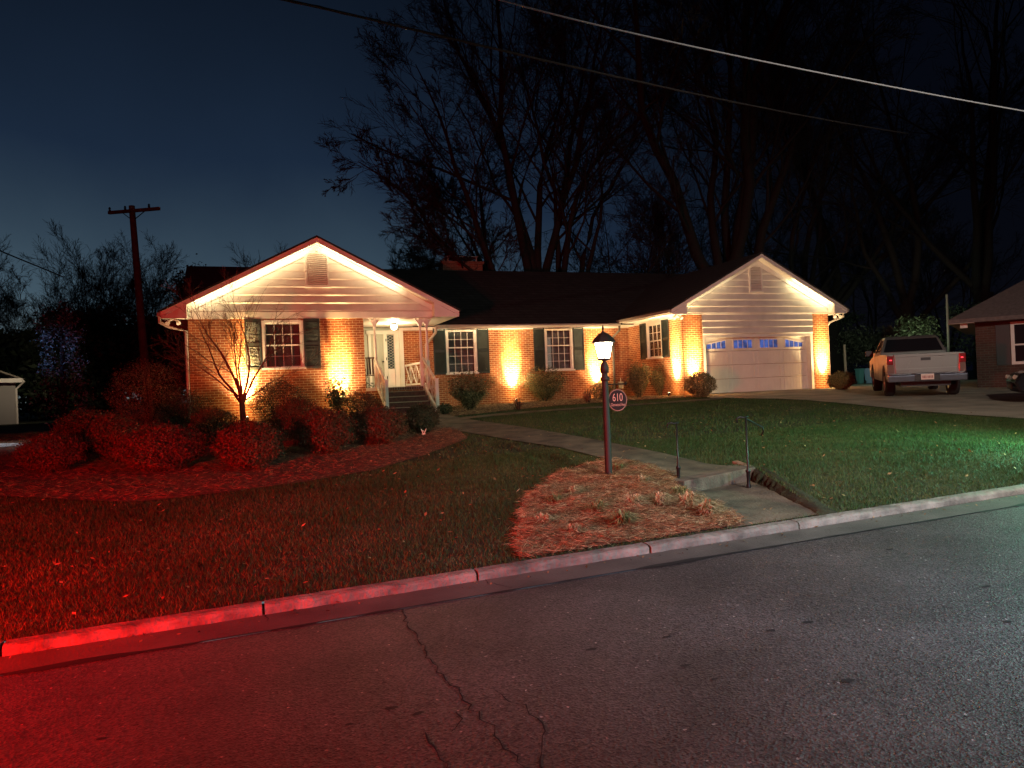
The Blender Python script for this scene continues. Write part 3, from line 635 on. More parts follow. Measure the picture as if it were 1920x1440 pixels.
for k in range(4):
    a = g0 + (g1 - g0) * k / 4 + .17; b = g0 + (g1 - g0) * (k + 1) / 4 - .17; z0, z1 = 1.68, 2.02
    tl = z1 - (.16 if k == 0 else 0); tr = z1 - (.16 if k == 3 else 0)
    zt = lambda x: tl + (tr - tl) * (x - a) / (b - a)
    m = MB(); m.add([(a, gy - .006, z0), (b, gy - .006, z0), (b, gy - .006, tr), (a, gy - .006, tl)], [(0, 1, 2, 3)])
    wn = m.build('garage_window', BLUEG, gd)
    m = MB(); m.bar((a - .02, gy - .015, z0), (b + .02, gy - .015, z0), .03); m.bar((a - .02, gy - .015, tl), (b + .02, gy - .015, tr), .03); m.bar((a, gy - .015, z0), (a, gy - .015, tl), .03); m.bar((b, gy - .015, z0), (b, gy - .015, tr), .03)
    for i in (1, 2, 3): x = a + (b - a) * i / 4; m.bar((x, gy - .012, z0), (x, gy - .012, zt(x)), .02)
    m.build('muntin', GD, wn)

# porch ----------------------------------------------------------
FZ = .72
m = MB(); m.box(UB1, .0, FZ - .1, UP_ + .05, VM, FZ); m.build('porch_floor', mat('porch_concrete', (.5, .47, .4), .7, var=.1), house)
m = MB(); m.box(UB1 + .01, .05, -.4, UP_, VM - .01, FZ - .101); m.build('porch_base', BRICK, house)
m = MB(); m.box(UB1 + .001, .081, ZT - .02, UP_, VM - .001, ZT - .003); m.build('porch_ceiling', WHITE, house)
m = MB()
# back wall of the porch: panel, door surround, sidelight
m.box(UB1 + .001, VM + .06, FZ, 7.159, VM + .14, ZT - .02); m.build('door_wall', mat('pale_green_paint', (.42, .45, .38), .5), house)
m = MB()
for (a, b) in ((5.86, 5.96), (6.42, 6.55), (6.83, 7.0)): m.box(a, VM - .02, FZ, b, VM + .059, 2.72)
m.box(5.8, VM - .04, 2.721, 7.08, VM + .059, 2.86); m.box(7.001, VM - .09, FZ, 7.159, VM + .059, ZT - .02); m.build('door_surround', WHITE, house)
m = MB(); m.box(5.965, VM + .01, FZ + .02, 6.415, VM + .05, 2.7)
for (z0, z1) in ((FZ + .12, 1.25), (1.35, 1.95), (2.05, 2.55)):
    m.box(6.0, VM + .002, z0, 6.38, VM + .009, z0 + .02); m.box(6.0, VM + .002, z1 - .02, 6.38, VM + .009, z1); m.box(6.0, VM + .002, z0 + .021, 6.02, VM + .009, z1 - .021); m.box(6.36, VM + .002, z0 + .021, 6.38, VM + .009, z1 - .021)
dr = m.build('front_door', mat('door_paint', (.38, .38, .3), .45), house)
m = MB(); m.tube([(6.38, VM - .005, 1.7), (6.38, VM - .05, 1.7)], .02, 8); m.lathe([(.005, -.03), (.03, -.02), (.035, 0), (.03, .02), (.005, .03)], (6.38, VM - .06, 1.7), 10)
m.build('handle', IRON, dr)
for z in (1.05, 1.75, 2.45): m = MB(); m.box(6.5, VM - .045, z, 6.53, VM - .021, z + .1); m.build('hinge', IRON, dr)
m = MB(); m.box(6.56, VM + .01, FZ + .02, 6.82, VM + .05, 1.42); m.box(6.60, VM + .0, FZ + .15, 6.78, VM + .009, 1.3); sl_ = m.build('sidelight', WHITE, house)
m = MB(); m.box(6.58, VM + .03, 1.43, 6.8, VM + .035, 2.68); m.build('pane', mat('leaded_glass', (.03, .05, .06), .2), sl_)
m = MB()
for i in range(12):
    z = 1.43 + i * .104
    for s in (-1, 1): m.tube([(6.69 - s * .1, VM + .025, z), (6.69, VM + .025, z + .052), (6.69 + s * .1, VM + .025, z + .104)], .006, 4)
m.build('lead_lattice', mat('lead', (.6, .58, .5), .4, .5), sl_)
# turned posts
def post(u, v):
    m = MB(); m.box(u - .05, v - .05, FZ, u + .05, v + .05, 1.55)
    m.lathe([(.05, 1.551), (.035, 1.6), (.042, 1.7), (.05, 1.85), (.042, 2.3), (.032, 2.6), (.05, 2.66), (.05, 2.7)], (u, v, 0), 12); m.box(u - .055, v - .055, 2.701, u + .055, v + .055, ZT - .021)
    for s in (-1, 1):
        m.add([(u + s * .055, v - .02, 2.9), (u + s * .055, v + .02, 2.9), (u + s * .18, v - .02, 2.94), (u + s * .18, v + .02, 2.94), (u + s * .055, v - .02, 2.75), (u + s * .055, v + .02, 2.75)], [(0, 2, 4), (1, 5, 3), (0, 1, 3, 2), (2, 3, 5, 4)])
    m.build('porch_post', WHITE, house)
post(5.52, .10); post(7.02, .10); post(7.25, .14)
# chippendale rails
def rail_panel(a, b, h, nx, name, below=.08):
    a = np.array(a, float); b = np.array(b, float); m = MB(); up = np.array([0, 0, h]); lo = np.array([0, 0, below])
    m.bar(a + up, b + up, .06, .07); m.bar(a + lo, b + lo, .045, .06)
    for i in range(nx):
        p, q = a + (b - a) * i / nx, a + (b - a) * (i + 1) / nx; mid = (p + q) / 2
        m.bar(p + lo, q + up, .025); m.bar(q + lo, p + up, .025); m.bar(p + lo, p + up, .022)
        m.bar(mid + (lo + up) / 2 - (up - lo) * .25 * 0 + (p - mid) * .5, mid + lo * .75 + up * .25 , .02)
    return m.build(name, WHITE, house)
ZS = -.12
rail_panel((5.50, .05, FZ), (5.58, -1.28, ZS), .92, 3, 'stair_rail'); rail_panel((7.06, .05, FZ), (7.16, -1.28, ZS), .92, 3, 'stair_rail')
rail_panel((7.25, .2, FZ), (7.2, VM - .1, FZ), .8, 4, 'porch_rail')
for u in (5.58, 7.16):
    m = MB(); m.box(u - .05, -1.33, ZS - .05, u + .05, -1.23, ZS + 1.02); m.box(u - .06, -1.34, ZS + 1.021, u + .06, -1.22, ZS + 1.05); m.build('newel', WHITE, house)
for s, u in ((-1, 5.66), (1, 7.0)):
    m = MB(); m.bar((u + s * .05, .02, FZ - .02), (u + s * .12, -1.28, ZS + .04), .04, .2); m.build('stair_stringer', WHITE, house)
st = MB(); n = 4
for i in range(n): z1 = FZ - (i + 1) * (FZ - ZS) / (n + 1); v0 = -.28 * (i + 1); st.box(5.66 + i * .01, v0, ZS - .1, 7.02 + i * .01, v0 + .279, z1)
stp = st.build('porch_steps', mat('step_brick', (.09, .035, .025), .85, var=.3, vscale=12), house)
m = MB()
for i in range(n): z1 = FZ - (i + 1) * (FZ - ZS) / (n + 1); v0 = -.28 * (i + 1); m.box(5.65 + i * .01, v0 - .02, z1 + .001, 7.03 + i * .01, v0 + .1, z1 + .022)
m.build('step_nosing', mat('nosing', (.3, .24, .17), .7), stp)
m = MB()
for i in range(17): u = 5.68 + i * .08; m.box(u, -.015, FZ - .102, u + .072, .0, FZ - .01)
m.build('porch_edge_bricks', DBRICK, house)
# porch ceiling lamp
LAMPG = mat('lit_glass', (1, .95, .85), .4, emit=(1, .86, .55), estr=14)
m = MB(); m.lathe([(.07, -.0), (.09, -.03), (.05, -.05)], (6.45, 1.6, ZT - .02), 12); pl_ = m.build('porch_light', BRONZE, house)
m = MB(); m.lathe([(.05, -.05), (.10, -.08), (.115, -.13), (.09, -.2), (.03, -.23)], (6.45, 1.6, ZT - .02), 14); m.build('globe', LAMPG, pl_)
# twin floodlights under the eaves
def flood(u, v, z, d=1):
    m = MB(); m.lathe([(.05, -.005), (.05, -.03), (.02, -.04)], (u, v, z), 10)
    for s in (-1, 1): m.tube([(u, v, z - .03), (u + s * .1, v - .03, z - .06), (u + s * .13, v - .06, z - .1), (u + s * .15, v - .12, z - .16)], [.02, .03, .05, .065], 10)
    m.build('floodlight', WHITE, house)
flood(-.38, -.2, ZT); flood(16.42, -.55, ZT); flood(23.8, -.55, ZT)
# rocking chair on the porch
ch = empty('porch_chair', (5.45, .55, FZ), 'dark slatted porch chair just visible left of the white porch post', 'chair')
m = MB()
for (a, b) in ((-.24, -.22), (.24, -.22)): m.bar((5.45 + a, .55 + b, FZ), (5.45 + a, .55 + b, FZ + .62), .035)
for a in (-.24, .24): m.bar((5.45 + a, .80, FZ), (5.45 + a, .9, FZ + 1.02), .035)
m.build('legs', WOOD, ch)
m = MB(); m.box(5.2, .32, FZ + .40, 5.7, .8, FZ + .43); m.build('seat', WOOD, ch)
m = MB()
for i in range(5): m.bar((5.27 + i * .09, .82, FZ + .45), (5.27 + i * .09, .9, FZ + 1.0), .05, .015)
m.bar((5.2, .9, FZ + 1.0), (5.7, .9, FZ + 1.0), .05); m.build('backrest', WOOD, ch)
m = MB()
for a in (-.25, .25): m = MB(); m.bar((5.45 + a, .3, FZ + .62), (5.45 + a, .87, FZ + .66), .05, .02); m.build('armrest', WOOD, ch)
# meter box on the wall
m = MB(); m.box(16.15, VM - .12, .32, 16.35, VM - .001, .6); m.tube([(16.25, VM - .06, .6), (16.25, VM - .06, .75)], .02, 6)
tag(m.build('utility_box', WHITE, None, bevel=.01), 'small white utility box low on the brick wall beside the dark downspout', 'utility box')
# ------------------------------------------------------------------ shrubs
def shrub(px, py, wpx, hpx, label, name='round_shrub', cat='shrub', group=None, n=9000, leaf=.016, cols=((.06, .07, .025), (.05, .06, .02), (.09, .09, .035)), shape='ball', base=None, seed=None, depth=None):
    if base is None: base = G(px, py)
    base = np.array([base[0], base[1], ground(base[0], base[1])]); dp = depth_of(base)
    R = wpx / FPX * dp / 2; H = hpx / FPX * dp; r = np.random.default_rng(seed or int(px * 7 + py))
    root = empty(name, base, label, cat, group)
    # stems: a spray of thin branches from the base into the crown
    m = MB(); ns = 9 if shape != 'sparse' else 14
    for i in range(ns):
        a = r.uniform(0, 2 * PI); q = r.uniform(.3, .85); tip = base + np.array([math.cos(a) * R * q, math.sin(a) * R * q, H * r.uniform(.6, .92)])
        mid = base + (tip - base) * .5 + np.array([0, 0, .05 * H]); s0 = base + np.array([math.cos(a) * .04, math.sin(a) * .04, -.03])
        m.tube([s0, mid, tip], [.014, .009, .003], 4, False)
    m.build('stem', TWIG, root)
    # crown of small leaves
    d = r.normal(size=(n, 3)); d /= np.linalg.norm(d, axis=1)[:, None]
    rad = r.random(n) ** (.16 if shape == 'ball' else .45)
    lump = 1 + .07 * np.sin(d[:, 0] * 7 + seed_of(px)) * np.sin(d[:, 1] * 6 + 1) + .06 * np.sin(d[:, 2] * 9 + d[:, 0] * 5) + r.normal(0, .05, n)
    if shape == 'ball':      # clipped: flat under side, tucked in at the foot
        X = d * (rad * lump)[:, None]; z = X[:, 2] * .5 + .5; tuck = np.clip(.62 + z * 1.3, 0, 1)
        P = np.c_[X[:, 0] * R * tuck, X[:, 1] * R * tuck, z * H]
    elif shape == 'vase':    # loose, wider at the top, uneven outline
        X = d * (rad * (lump + r.normal(0, .07, n)))[:, None]; z = X[:, 2] * .5 + .52; w = .35 + .72 * np.clip(z, 0, 1) ** .8
        a = np.arctan2(X[:, 1], X[:, 0]); f = 1 + .16 * np.sin(5 * a + 2) * z + .1 * np.sin(9 * a)
        P = np.c_[X[:, 0] * R * w * f * 1.05, X[:, 1] * R * w * f * 1.05, z * H * (1 + .07 * np.sin(7 * a))]
    else:
        k = 16; ca = r.uniform(0, 2 * PI, k); cr = r.uniform(.1, .8, k); cz = r.uniform(.3, .95, k); id = r.integers(0, k, n)
        t = r.random(n); P = np.c_[np.cos(ca[id]) * cr[id] * R * (t), np.sin(ca[id]) * cr[id] * R * t, cz[id] * H * t] + r.normal(0, .09 * R + .01, (n, 3)) * t[:, None]
    if shape == 'ball':
        ks = r.integers(0, n, n // 14); P[ks] *= r.uniform(1.02, 1.12, (len(ks), 1))
    P = P + base; P[:, 2] = np.maximum(P[:, 2], base[2] + .01)
    nn = (P - (base + [0, 0, H * .45])); nn /= np.linalg.norm(nn, axis=1)[:, None] + 1e-9
    nn = nn * .8 + r.normal(0, .55, (n, 3)); nn /= np.linalg.norm(nn, axis=1)[:, None]
    t1 = np.cross(nn, r.normal(size=(n, 3))); t1 /= np.linalg.norm(t1, axis=1)[:, None] + 1e-9; t2 = np.cross(nn, t1)
    L = (leaf * r.uniform(.6, 1.5, n))[:, None]
    V = np.stack([P - t1 * L, P + t2 * L * .45, P + t1 * L, P - t2 * L * .45], 1).reshape(-1, 3)
    cc = np.array(cols)[r.integers(0, len(cols), n)] * r.uniform(.55, 1.5, (n, 1))
    npmesh('leaves', V, np.arange(4 * n).reshape(-1, 4), LEAFV, root, cols=np.repeat(cc, 4, 0))
    return root
def seed_of(p): return (p * 13.7) % 6.28
RC = ((.075, .045, .022), (.045, .045, .02), (.11, .055, .025))
GR = 'clipped round shrubs in the red-lit bed'
shrub(98, 886, 118, 72, 'leftmost low clipped shrub of the red-lit bed, nearest the left edge of the picture', cols=RC, group=GR)
shrub(165, 850, 118, 82, 'flat-topped clipped shrub at the back left of the bed, behind the tall narrow one', cols=RC, group=GR)
shrub(220, 868, 96, 94, 'tall narrow clipped shrub of the red-lit bed, left of the widest one', cols=RC, group=GR)
shrub(306, 884, 158, 88, 'widest clipped round shrub, at the front of the red-lit bed below the tall dark bush', cols=RC, group=GR, n=15000)
shrub(402, 838, 88, 74, 'clipped shrub behind the front row, left of the bare little tree trunk', cols=RC, group=GR)
shrub(470, 882, 126, 92, 'big clipped round shrub in the front row directly before the bare little tree', cols=RC, group=GR, n=15000)
shrub(560, 822, 96, 76, 'clipped shrub in the back row under the right shutter of the gable window', cols=RC, group=GR)
shrub(608, 852, 118, 86, 'big clipped round shrub in the front row midway between bare tree and porch steps', cols=RC, group=GR, n=15000)
shrub(675, 795, 84, 60, 'dim clipped shrub in the back row left of the stair rail', cols=RC, group=GR)
shrub(711, 834, 108, 72, 'clipped round shrub in the front row left of the porch steps', cols=RC, group=GR, n=15000)
shrub(792, 813, 64, 56, 'smallest clipped shrub of the red-lit bed, right at the foot of the porch steps', cols=RC, group=GR)
DK = ((.05, .055, .03), (.035, .04, .02), (.08, .07, .04))
shrub(282, 800, 140, 122, 'very large dark rounded bush standing free at the left corner of the house', 'large_bush', 'bush', cols=((.26, .2, .12), (.16, .14, .08), (.34, .27, .16)), n=16000)
shrub(346, 808, 112, 80, 'dark spreading bush before the left end of the gable wall', 'large_bush', 'bush', cols=DK, n=9000, shape='vase')
shrub(525, 802, 100, 90, 'dark green bush under the shuttered gable window', 'large_bush', 'bush', cols=DK, n=11000)
HC = ((.03, .045, .02), (.05, .06, .025), (.09, .09, .04))
shrub(632, 782, 56, 72, 'upright broad-leaved shrub silhouetted against the right-hand uplight of the gable wall', 'holly_shrub', cols=HC, n=900, leaf=.05, shape='vase')
shrub(683, 776, 40, 66, 'upright broad-leaved shrub next to the left post of the porch', 'holly_shrub', cols=HC, n=700, leaf=.05, shape='vase')
YC = ((.12, .12, .05), (.16, .14, .065), (.08, .09, .04), (.22, .19, .09))
GB = 'loose evergreen shrubs along the brick wall'
shrub(881, 769, 92, 70, 'loose evergreen shrub under the window nearest the porch', 'evergreen_shrub', group=GB, cols=YC, n=11000, leaf=.026, shape='vase')
shrub(1022, 753, 94, 62, 'wide evergreen shrub under the left half of the second main window, between two wall lights', 'evergreen_shrub', group=GB, cols=YC, n=11000, leaf=.026, shape='vase')
shrub(1198, 746, 52, 64, 'tall upright evergreen shrub in the inside corner, left of its twin', 'evergreen_shrub', group=GB, cols=YC, n=8000, leaf=.028, shape='vase')
shrub(1240, 743, 46, 56, 'shorter evergreen shrub under the right side of the garage side window', 'evergreen_shrub', group=GB, cols=YC, n=6500, leaf=.028, shape='vase')
shrub(1130, 750, 44, 34, 'small shrub at the wall hidden partly by the lamp post', 'evergreen_shrub', group=GB, cols=YC, n=2500, leaf=.026, shape='ball')
shrub(1314, 746, 58, 48, 'neat round dark shrub at the foot of the left garage pillar', 'round_shrub', cols=YC, n=9000, leaf=.022)
shrub(1578, 731, 48, 34, 'small pale yellow-green shrub at the foot of the right garage pillar', 'round_shrub', cols=((.16, .15, .05), (.2, .18, .07), (.12, .12, .04)), n=6000, leaf=.024)
SC = ((.2, .1, .05), (.12, .07, .03))
shrub(973, 769, 32, 26, 'tiny bare reddish plant in the mulch below the brightest wall light', 'small_plant', 'plant', cols=SC, n=260, leaf=.03, shape='sparse')
shrub(1103, 756, 36, 36, 'thin leggy plant with a few leaves left of the lamp post by the wall', 'small_plant', 'plant', cols=SC, n=300, leaf=.035, shape='sparse')
shrub(1152, 760, 20, 18, 'small dry tuft in the bed behind the address sign', 'small_plant', 'plant', cols=SC, n=200, leaf=.03, shape='sparse')
shrub(834, 777, 30, 20, 'low dark green plant beside the right foot of the porch steps', 'small_plant', 'plant', cols=HC, n=900, leaf=.028, shape='ball')
shrub(985, 752, 20, 34, 'slim twiggy plant against the left side of the wide evergreen shrub', 'small_plant', 'plant', cols=SC, n=260, leaf=.03, shape='sparse')

# ornamental grass clumps in the lamp bed
def clump(px, py, label, n=150, L=.2, cols=((.3, .24, .1), (.16, .17, .06), (.4, .3, .15)), sd=0):
    base = G(px, py); r = np.random.default_rng(int(px + py * 3)); a = r.uniform(0, 2 * PI, n); l = L * r.uniform(.5, 1.2, n); el = r.uniform(.25, 1.3, n); w = .005
    b = base + np.c_[r.normal(0, .03, n), r.normal(0, .03, n), np.full(n, .03)]; dirh = np.c_[np.cos(a), np.sin(a), np.zeros(n)]; side = np.c_[-np.sin(a), np.cos(a), np.zeros(n)]
    p1 = b + dirh * (l * np.cos(el) * .5)[:, None] + np.c_[np.zeros((n, 2)), l * np.sin(el) * .62]; p2 = b + dirh * (l * (np.cos(el) * .9 + .25))[:, None] + np.c_[np.zeros((n, 2)), l * np.sin(el) * .5]
    V = np.stack([b - side * w, b + side * w, p1 + side * w, p1 - side * w, p1 - side * w, p1 + side * w, p2 + side * w * .2, p2 - side * w * .2], 1).reshape(-1, 3)
    cc = np.array(cols)[r.integers(0, len(cols), n)] * r.uniform(.6, 1.4, (n, 1))
    o = npmesh('grass_clump', V, np.arange(8 * n).reshape(-1, 4), LEAFV, cols=np.repeat(cc, 8, 0)); return tag(o, label, 'grass clump', 'strappy grass clumps in the straw round the lamp post')
PALE = ((.55, .42, .24), (.45, .36, .2), (.3, .26, .12))
for i, (px, py, n, L, pale, lab) in enumerate((
    (1165, 990, 190, .2, 0, 'green-leaved grass clump near the kerb, lowest one in the straw bed'), (1190, 955, 260, .2, 1, 'pale dry grass clump directly above the green one'),
    (1240, 952, 260, .2, 1, 'pale dry grass clump in the middle of the right-hand group'), (1290, 955, 240, .22, 1, 'large pale grass clump arching beside the lower landing'),
    (1325, 968, 200, .2, 1, 'outermost pale grass clump at the right tip of the straw bed'), (1120, 965, 200, .18, 0, 'half green grass clump left of the lowest one'),
    (1275, 935, 170, .16, 0, 'grass clump close to the foot of the left handrail'), (1205, 910, 130, .14, 1, 'small pale grass clump right of the lamp post foot'),
    (1160, 885, 120, .14, 0, 'small green grass clump just behind the lamp post foot'), (1075, 930, 140, .14, 1, 'dry grass clump left of the lamp post foot'),
    (1040, 945, 120, .13, 0, 'low green grass clump on the left shoulder of the straw bed'), (1020, 985, 140, .14, 1, 'dry reddish grass clump at the left edge of the straw bed'),
    (1080, 1005, 130, .13, 1, 'low dry grass clump near the kerb at the left end of the bed'), (1060, 893, 100, .12, 0, 'grass clump at the top left rim of the straw bed'))):
    clump(px, py, lab, n, L * 1.15, PALE if pale else ((.2, .22, .08), (.3, .27, .12), (.14, .16, .06)))

# ------------------------------------------------------------------ bare trees
def tubes(P, R, n):
    """P (B,K,3) polylines, R (B,K) radii -> verts, quad faces"""
    B, K, _ = P.shape; D = np.gradient(P, axis=1); D /= np.linalg.norm(D, axis=2)[..., None] + 1e-9
    ref = np.where(np.abs(D[..., 2:3]) < .9, np.array([0, 0, 1.]), np.array([1., 0, 0])); U = np.cross(D, ref); U /= np.linalg.norm(U, axis=2)[..., None] + 1e-9; Q = np.cross(D, U)
    a = 2 * PI * np.arange(n) / n
    V = P[:, :, None] + (U[:, :, None] * np.cos(a)[None, None, :, None] + Q[:, :, None] * np.sin(a)[None, None, :, None]) * R[:, :, None, None]
    idx = np.arange(B * K * n).reshape(B, K, n); A = idx[:, :-1]; C = idx[:, 1:]
    F = np.stack([A, np.roll(A, -1, 2), np.roll(C, -1, 2), C], -1).reshape(-1, 4)
    return V.reshape(-1, 3), F
def grow(r, S0, D0, L0, R0, K, wig, trop, tip=.35):
    B = len(S0); P = np.empty((B, K, 3)); P[:, 0] = S0; D = D0.copy()
    for k in range(1, K):
        D = D + r.normal(0, wig, (B, 3)); D[:, 2] += trop; D /= np.linalg.norm(D, axis=1)[:, None]; P[:, k] = P[:, k - 1] + D * (L0 / (K - 1))[:, None]
    R = R0[:, None] * np.linspace(1, tip, K)[None]
    return P, R
def children(r, P, R, L, nper, tmin, ang, lf, rf):
    B, K, _ = P.shape; t = tmin + (1 - tmin) * (np.arange(nper)[None] + r.random((B, nper))) / nper; x = t * (K - 1); i = np.clip(x.astype(int), 0, K - 2); f = x - i
    bi = np.arange(B)[:, None]; S = P[bi, i] * (1 - f)[..., None] + P[bi, i + 1] * f[..., None]; D = P[bi, i + 1] - P[bi, i]; D /= np.linalg.norm(D, axis=2)[..., None] + 1e-9
    rr = R[bi, i] * (1 - f) + R[bi, i + 1] * f
    S = S.reshape(-1, 3); D = D.reshape(-1, 3); n = len(S); X = np.cross(D, r.normal(size=(n, 3))); X /= np.linalg.norm(X, axis=1)[:, None] + 1e-9
    a = r.normal(ang, .16, n)[:, None]; D2 = D * np.cos(a) + X * np.sin(a)
    Lc = (L[:, None] * lf * (1.15 - .6 * t)).reshape(-1) * r.uniform(.65, 1.25, n); Rc = (rr.reshape(-1)) * rf * r.uniform(.75, 1.1, n)
    return S, D2, Lc, Rc
def bare_tree(base, height, limbs, label, seed, name='bare_tree', trunk_r=.4, levels=((7, .62, .55, .5), (6, .6, .5, .5), (6, .6, .5, .5), (4, .6, .55, .55)), fork=.18, trop=.03, group=None, minr=.012, spread=.5, cat='tree', bark=BARK, tw=TWIG):
    """limbs: list of (azimuth, tilt from vertical, length fraction, radius fraction); levels: (children, length factor, angle, radius factor)"""
    r = np.random.default_rng(seed); base = np.array(base, float); root = empty(name, base, label, cat, group)
    zf = height * fork
    tp = np.array([base + [0, 0, -.3], base + [r.normal(0, .05), r.normal(0, .05), zf * .4], base + [r.normal(0, .1), r.normal(0, .1), zf]])
    TV, TF = tubes(tp[None], np.array([[trunk_r * 1.35, trunk_r * 1.02, trunk_r * .92]]), 10)
    S0 = []; D0 = []; L0 = []; R0 = []
    for az, ti, lf, rf in limbs:
        S0.append(tp[1] + (tp[2] - tp[1]) * r.uniform(.4, .95)); D0.append([math.sin(ti) * math.cos(az), math.sin(ti) * math.sin(az), math.cos(ti)]); L0.append(height * lf); R0.append(trunk_r * rf)
    S0, D0, L0, R0 = map(np.array, (S0, D0, L0, R0)); P, R = grow(r, S0, D0, L0, R0, 11, .13, trop, .1)
    V1, F1 = tubes(P, R, 7); V = [TV, V1]; F = [TF, F1 + len(TV)]
    npmesh('trunk', np.vstack(V), np.vstack(F), bark, root, smooth=True)
    V = []; F = []; nb = 0; L = L0
    for li, (nper, lf, ang, rf) in enumerate(levels):
        S, D, L, Rr = children(r, P, R, L, nper, .22 if li else .25, ang, lf, rf); Rr = np.maximum(Rr, minr); K = [7, 6, 5, 4, 4][li]
        P, R = grow(r, S, D, L, Rr, K, [.13, .14, .15, .16, .16][li], trop * (.8 if li < 2 else .3)); v, f = tubes(P, R, [6, 4, 3, 3, 3][li]); V.append(v); F.append(f + nb); nb += len(v)
    npmesh('crown', np.vstack(V), np.vstack(F), tw, root); print(label[:30], nb)
    return root
R_ = lambda px, d: W(px, 700, d)
def tb(px, d): p = W(px, 700, d); return [p[0], p[1], ground(p[0], min(p[1], 2))]
AZL = PI - YAW      # towards the left of the view
AZR = -YAW
BIG = ((13, .40, .6, .40), (8, .48, .5, .5), (6, .52, .5, .55), (7, .62, .5, .7))
bare_tree(tb(1022, 39), 26, [(AZL, .06, .8, .55), (AZR, .08, .8, .5), (AZL + .9, .2, .72, .5), (AZR - .3, .35, .62, .42), (AZR + .8, .2, .75, .45), (1.2, .3, .7, .45)],
          'tallest bare tree rising straight behind the middle of the roof', 21, trunk_r=.55, levels=BIG, fork=.16, trop=.05)
bare_tree(tb(992, 36), 19, [(AZL, .62, .66, .55), (AZL + .1, .95, .58, .45), (AZL - .3, .36, .74, .5), (AZL + .5, 1.05, .44, .33), (AZL - .9, .5, .55, .4), (AZL, .8, .62, .42), (AZL - .2, 1.2, .4, .25)],
          'wide bare tree leaning left with long arching limbs behind the chimney', 22, trunk_r=.42, levels=BIG, fork=.2, trop=.03)
bare_tree(tb(1062, 41), 21, [(AZR, .3, .7, .5), (AZR + .3, .6, .6, .42), (AZL, .12, .78, .5), (AZR - .5, .9, .42, .35)],
          'bare tree forking right of the tallest trunk behind the roof', 23, trunk_r=.4, levels=((6, .55, .6, .5), (6, .55, .55, .52), (5, .55, .55, .55), (4, .55, .6, .6)), fork=.2)
bare_tree(tb(1372, 40), 30, [(AZL, .3, .72, .5), (AZL + .4, .5, .6, .4), (AZR, .1, .8, .55), (AZR, .42, .66, .45), (AZL, .08, .8, .5), (AZR + .7, .3, .7, .4)],
          'massive dark bare tree behind the ridge left of the garage gable', 24, trunk_r=.75, levels=BIG, fork=.14, trop=.05)
bare_tree(tb(1500, 44), 20, [(AZL, .5, .6, .45), (AZR, .3, .7, .5), (AZR, .75, .5, .4), (AZL, .15, .7, .5)], 'bare tree with crooked boughs just right of the garage apex', 25, trunk_r=.4, levels=((6, .55, .6, .5), (6, .55, .55, .52), (5, .55, .55, .55), (4, .55, .6, .6)))
bare_tree(tb(1560, 48), 30, [(AZL, .2, .75, .5), (AZR, .15, .8, .5), (AZR, .5, .6, .45), (AZL + .5, .45, .6, .4), (AZR - .5, .8, .5, .35)], 'very tall dark bare tree behind the garage, lost in the black sky', 26, trunk_r=.6, levels=BIG)
bare_tree(tb(1700, 46), 26, [(AZL, .3, .7, .5), (AZR, .25, .75, .5), (AZR, .7, .55, .4), (AZL + .5, .65, .55, .4)], 'dark bare tree standing behind the pickup truck', 27, trunk_r=.5, levels=((6, .55, .6, .5), (6, .55, .55, .52), (5, .55, .55, .55), (4, .55, .6, .6)))
bare_tree(tb(1850, 44), 28, [(AZL, .35, .7, .5), (AZR, .2, .8, .5), (AZL, .1, .8, .5), (AZL + .4, .75, .55, .4)], 'dark bare tree behind the neighbouring house at the right', 28, trunk_r=.55, levels=((6, .55, .6, .5), (6, .55, .55, .52), (5, .55, .55, .55), (4, .55, .6, .6)))
SM = ((8, .6, .42, .5), (7, .58, .42, .5), (6, .58, .45, .55))
FAR = [(20, 60, 13.5, 'hazy bare tree at the far left edge of the picture'), (105, 66, 11, 'hazy bare tree second from the left edge, behind the pole wires'), (165, 58, 12.5, 'wide hazy bare tree just left of the utility pole'),
       (225, 64, 12.5, 'hazy bare tree directly behind the utility pole'), (290, 62, 12.5, 'hazy bare tree right of the utility pole with a forked top'), (325, 70, 9.5, 'low hazy bare tree between utility pole and dark evergreen')]
for i, (px, d, h, lab) in enumerate(FAR):
    bare_tree(tb(px, d), h, [(AZL, .35, .7, .5), (AZR, .3, .7, .5), (AZL, .08, .8, .5), (AZR - .6, .6, .6, .4), (AZL + .6, .6, .6, .4)], lab, 40 + i, trunk_r=.22, levels=SM + ((4, .6, .5, .6),), minr=.012, trop=.06, group='hazy bare trees on the left skyline')
bare_tree(tb(538, 52), 11.6, [(AZL, .3, .6, .5), (AZR, .3, .6, .5), (AZL, .05, .7, .5), (AZR - .6, .5, .6, .4)], 'small round-headed bare tree peeping over the left slope of the gable', 50, trunk_r=.18, levels=SM, minr=.012)
for i, (px, d, h) in enumerate(((1150, 46, 12), (1235, 44, 11), (1300, 47, 12.5), (1440, 50, 10), (1640, 52, 12), (1780, 50, 12), (720, 50, 9.5), (780, 52, 10))):
    bare_tree(tb(px, d), h, [(AZL, .35, .7, .5), (AZR, .35, .7, .5), (AZL, .05, .8, .5), (AZR - .6, .6, .6, .4), (1.5, .4, .6, .4)],
              ['low bushy bare tree right of the tall trunks above the roof', 'thin bare tree above the middle of the right roof half', 'dense bare thicket tree left of the massive dark tree', 'low bare tree behind the apex of the garage gable', 'bare tree between garage and pickup truck', 'bare tree over the right rear corner of the pickup truck', 'low bare tree behind the right slope of the lit gable', 'low bare tree close left of the chimney'][i], 60 + i, trunk_r=.2, levels=SM + ((3, .6, .5, .6),), minr=.012, group='low bare trees behind the roof')
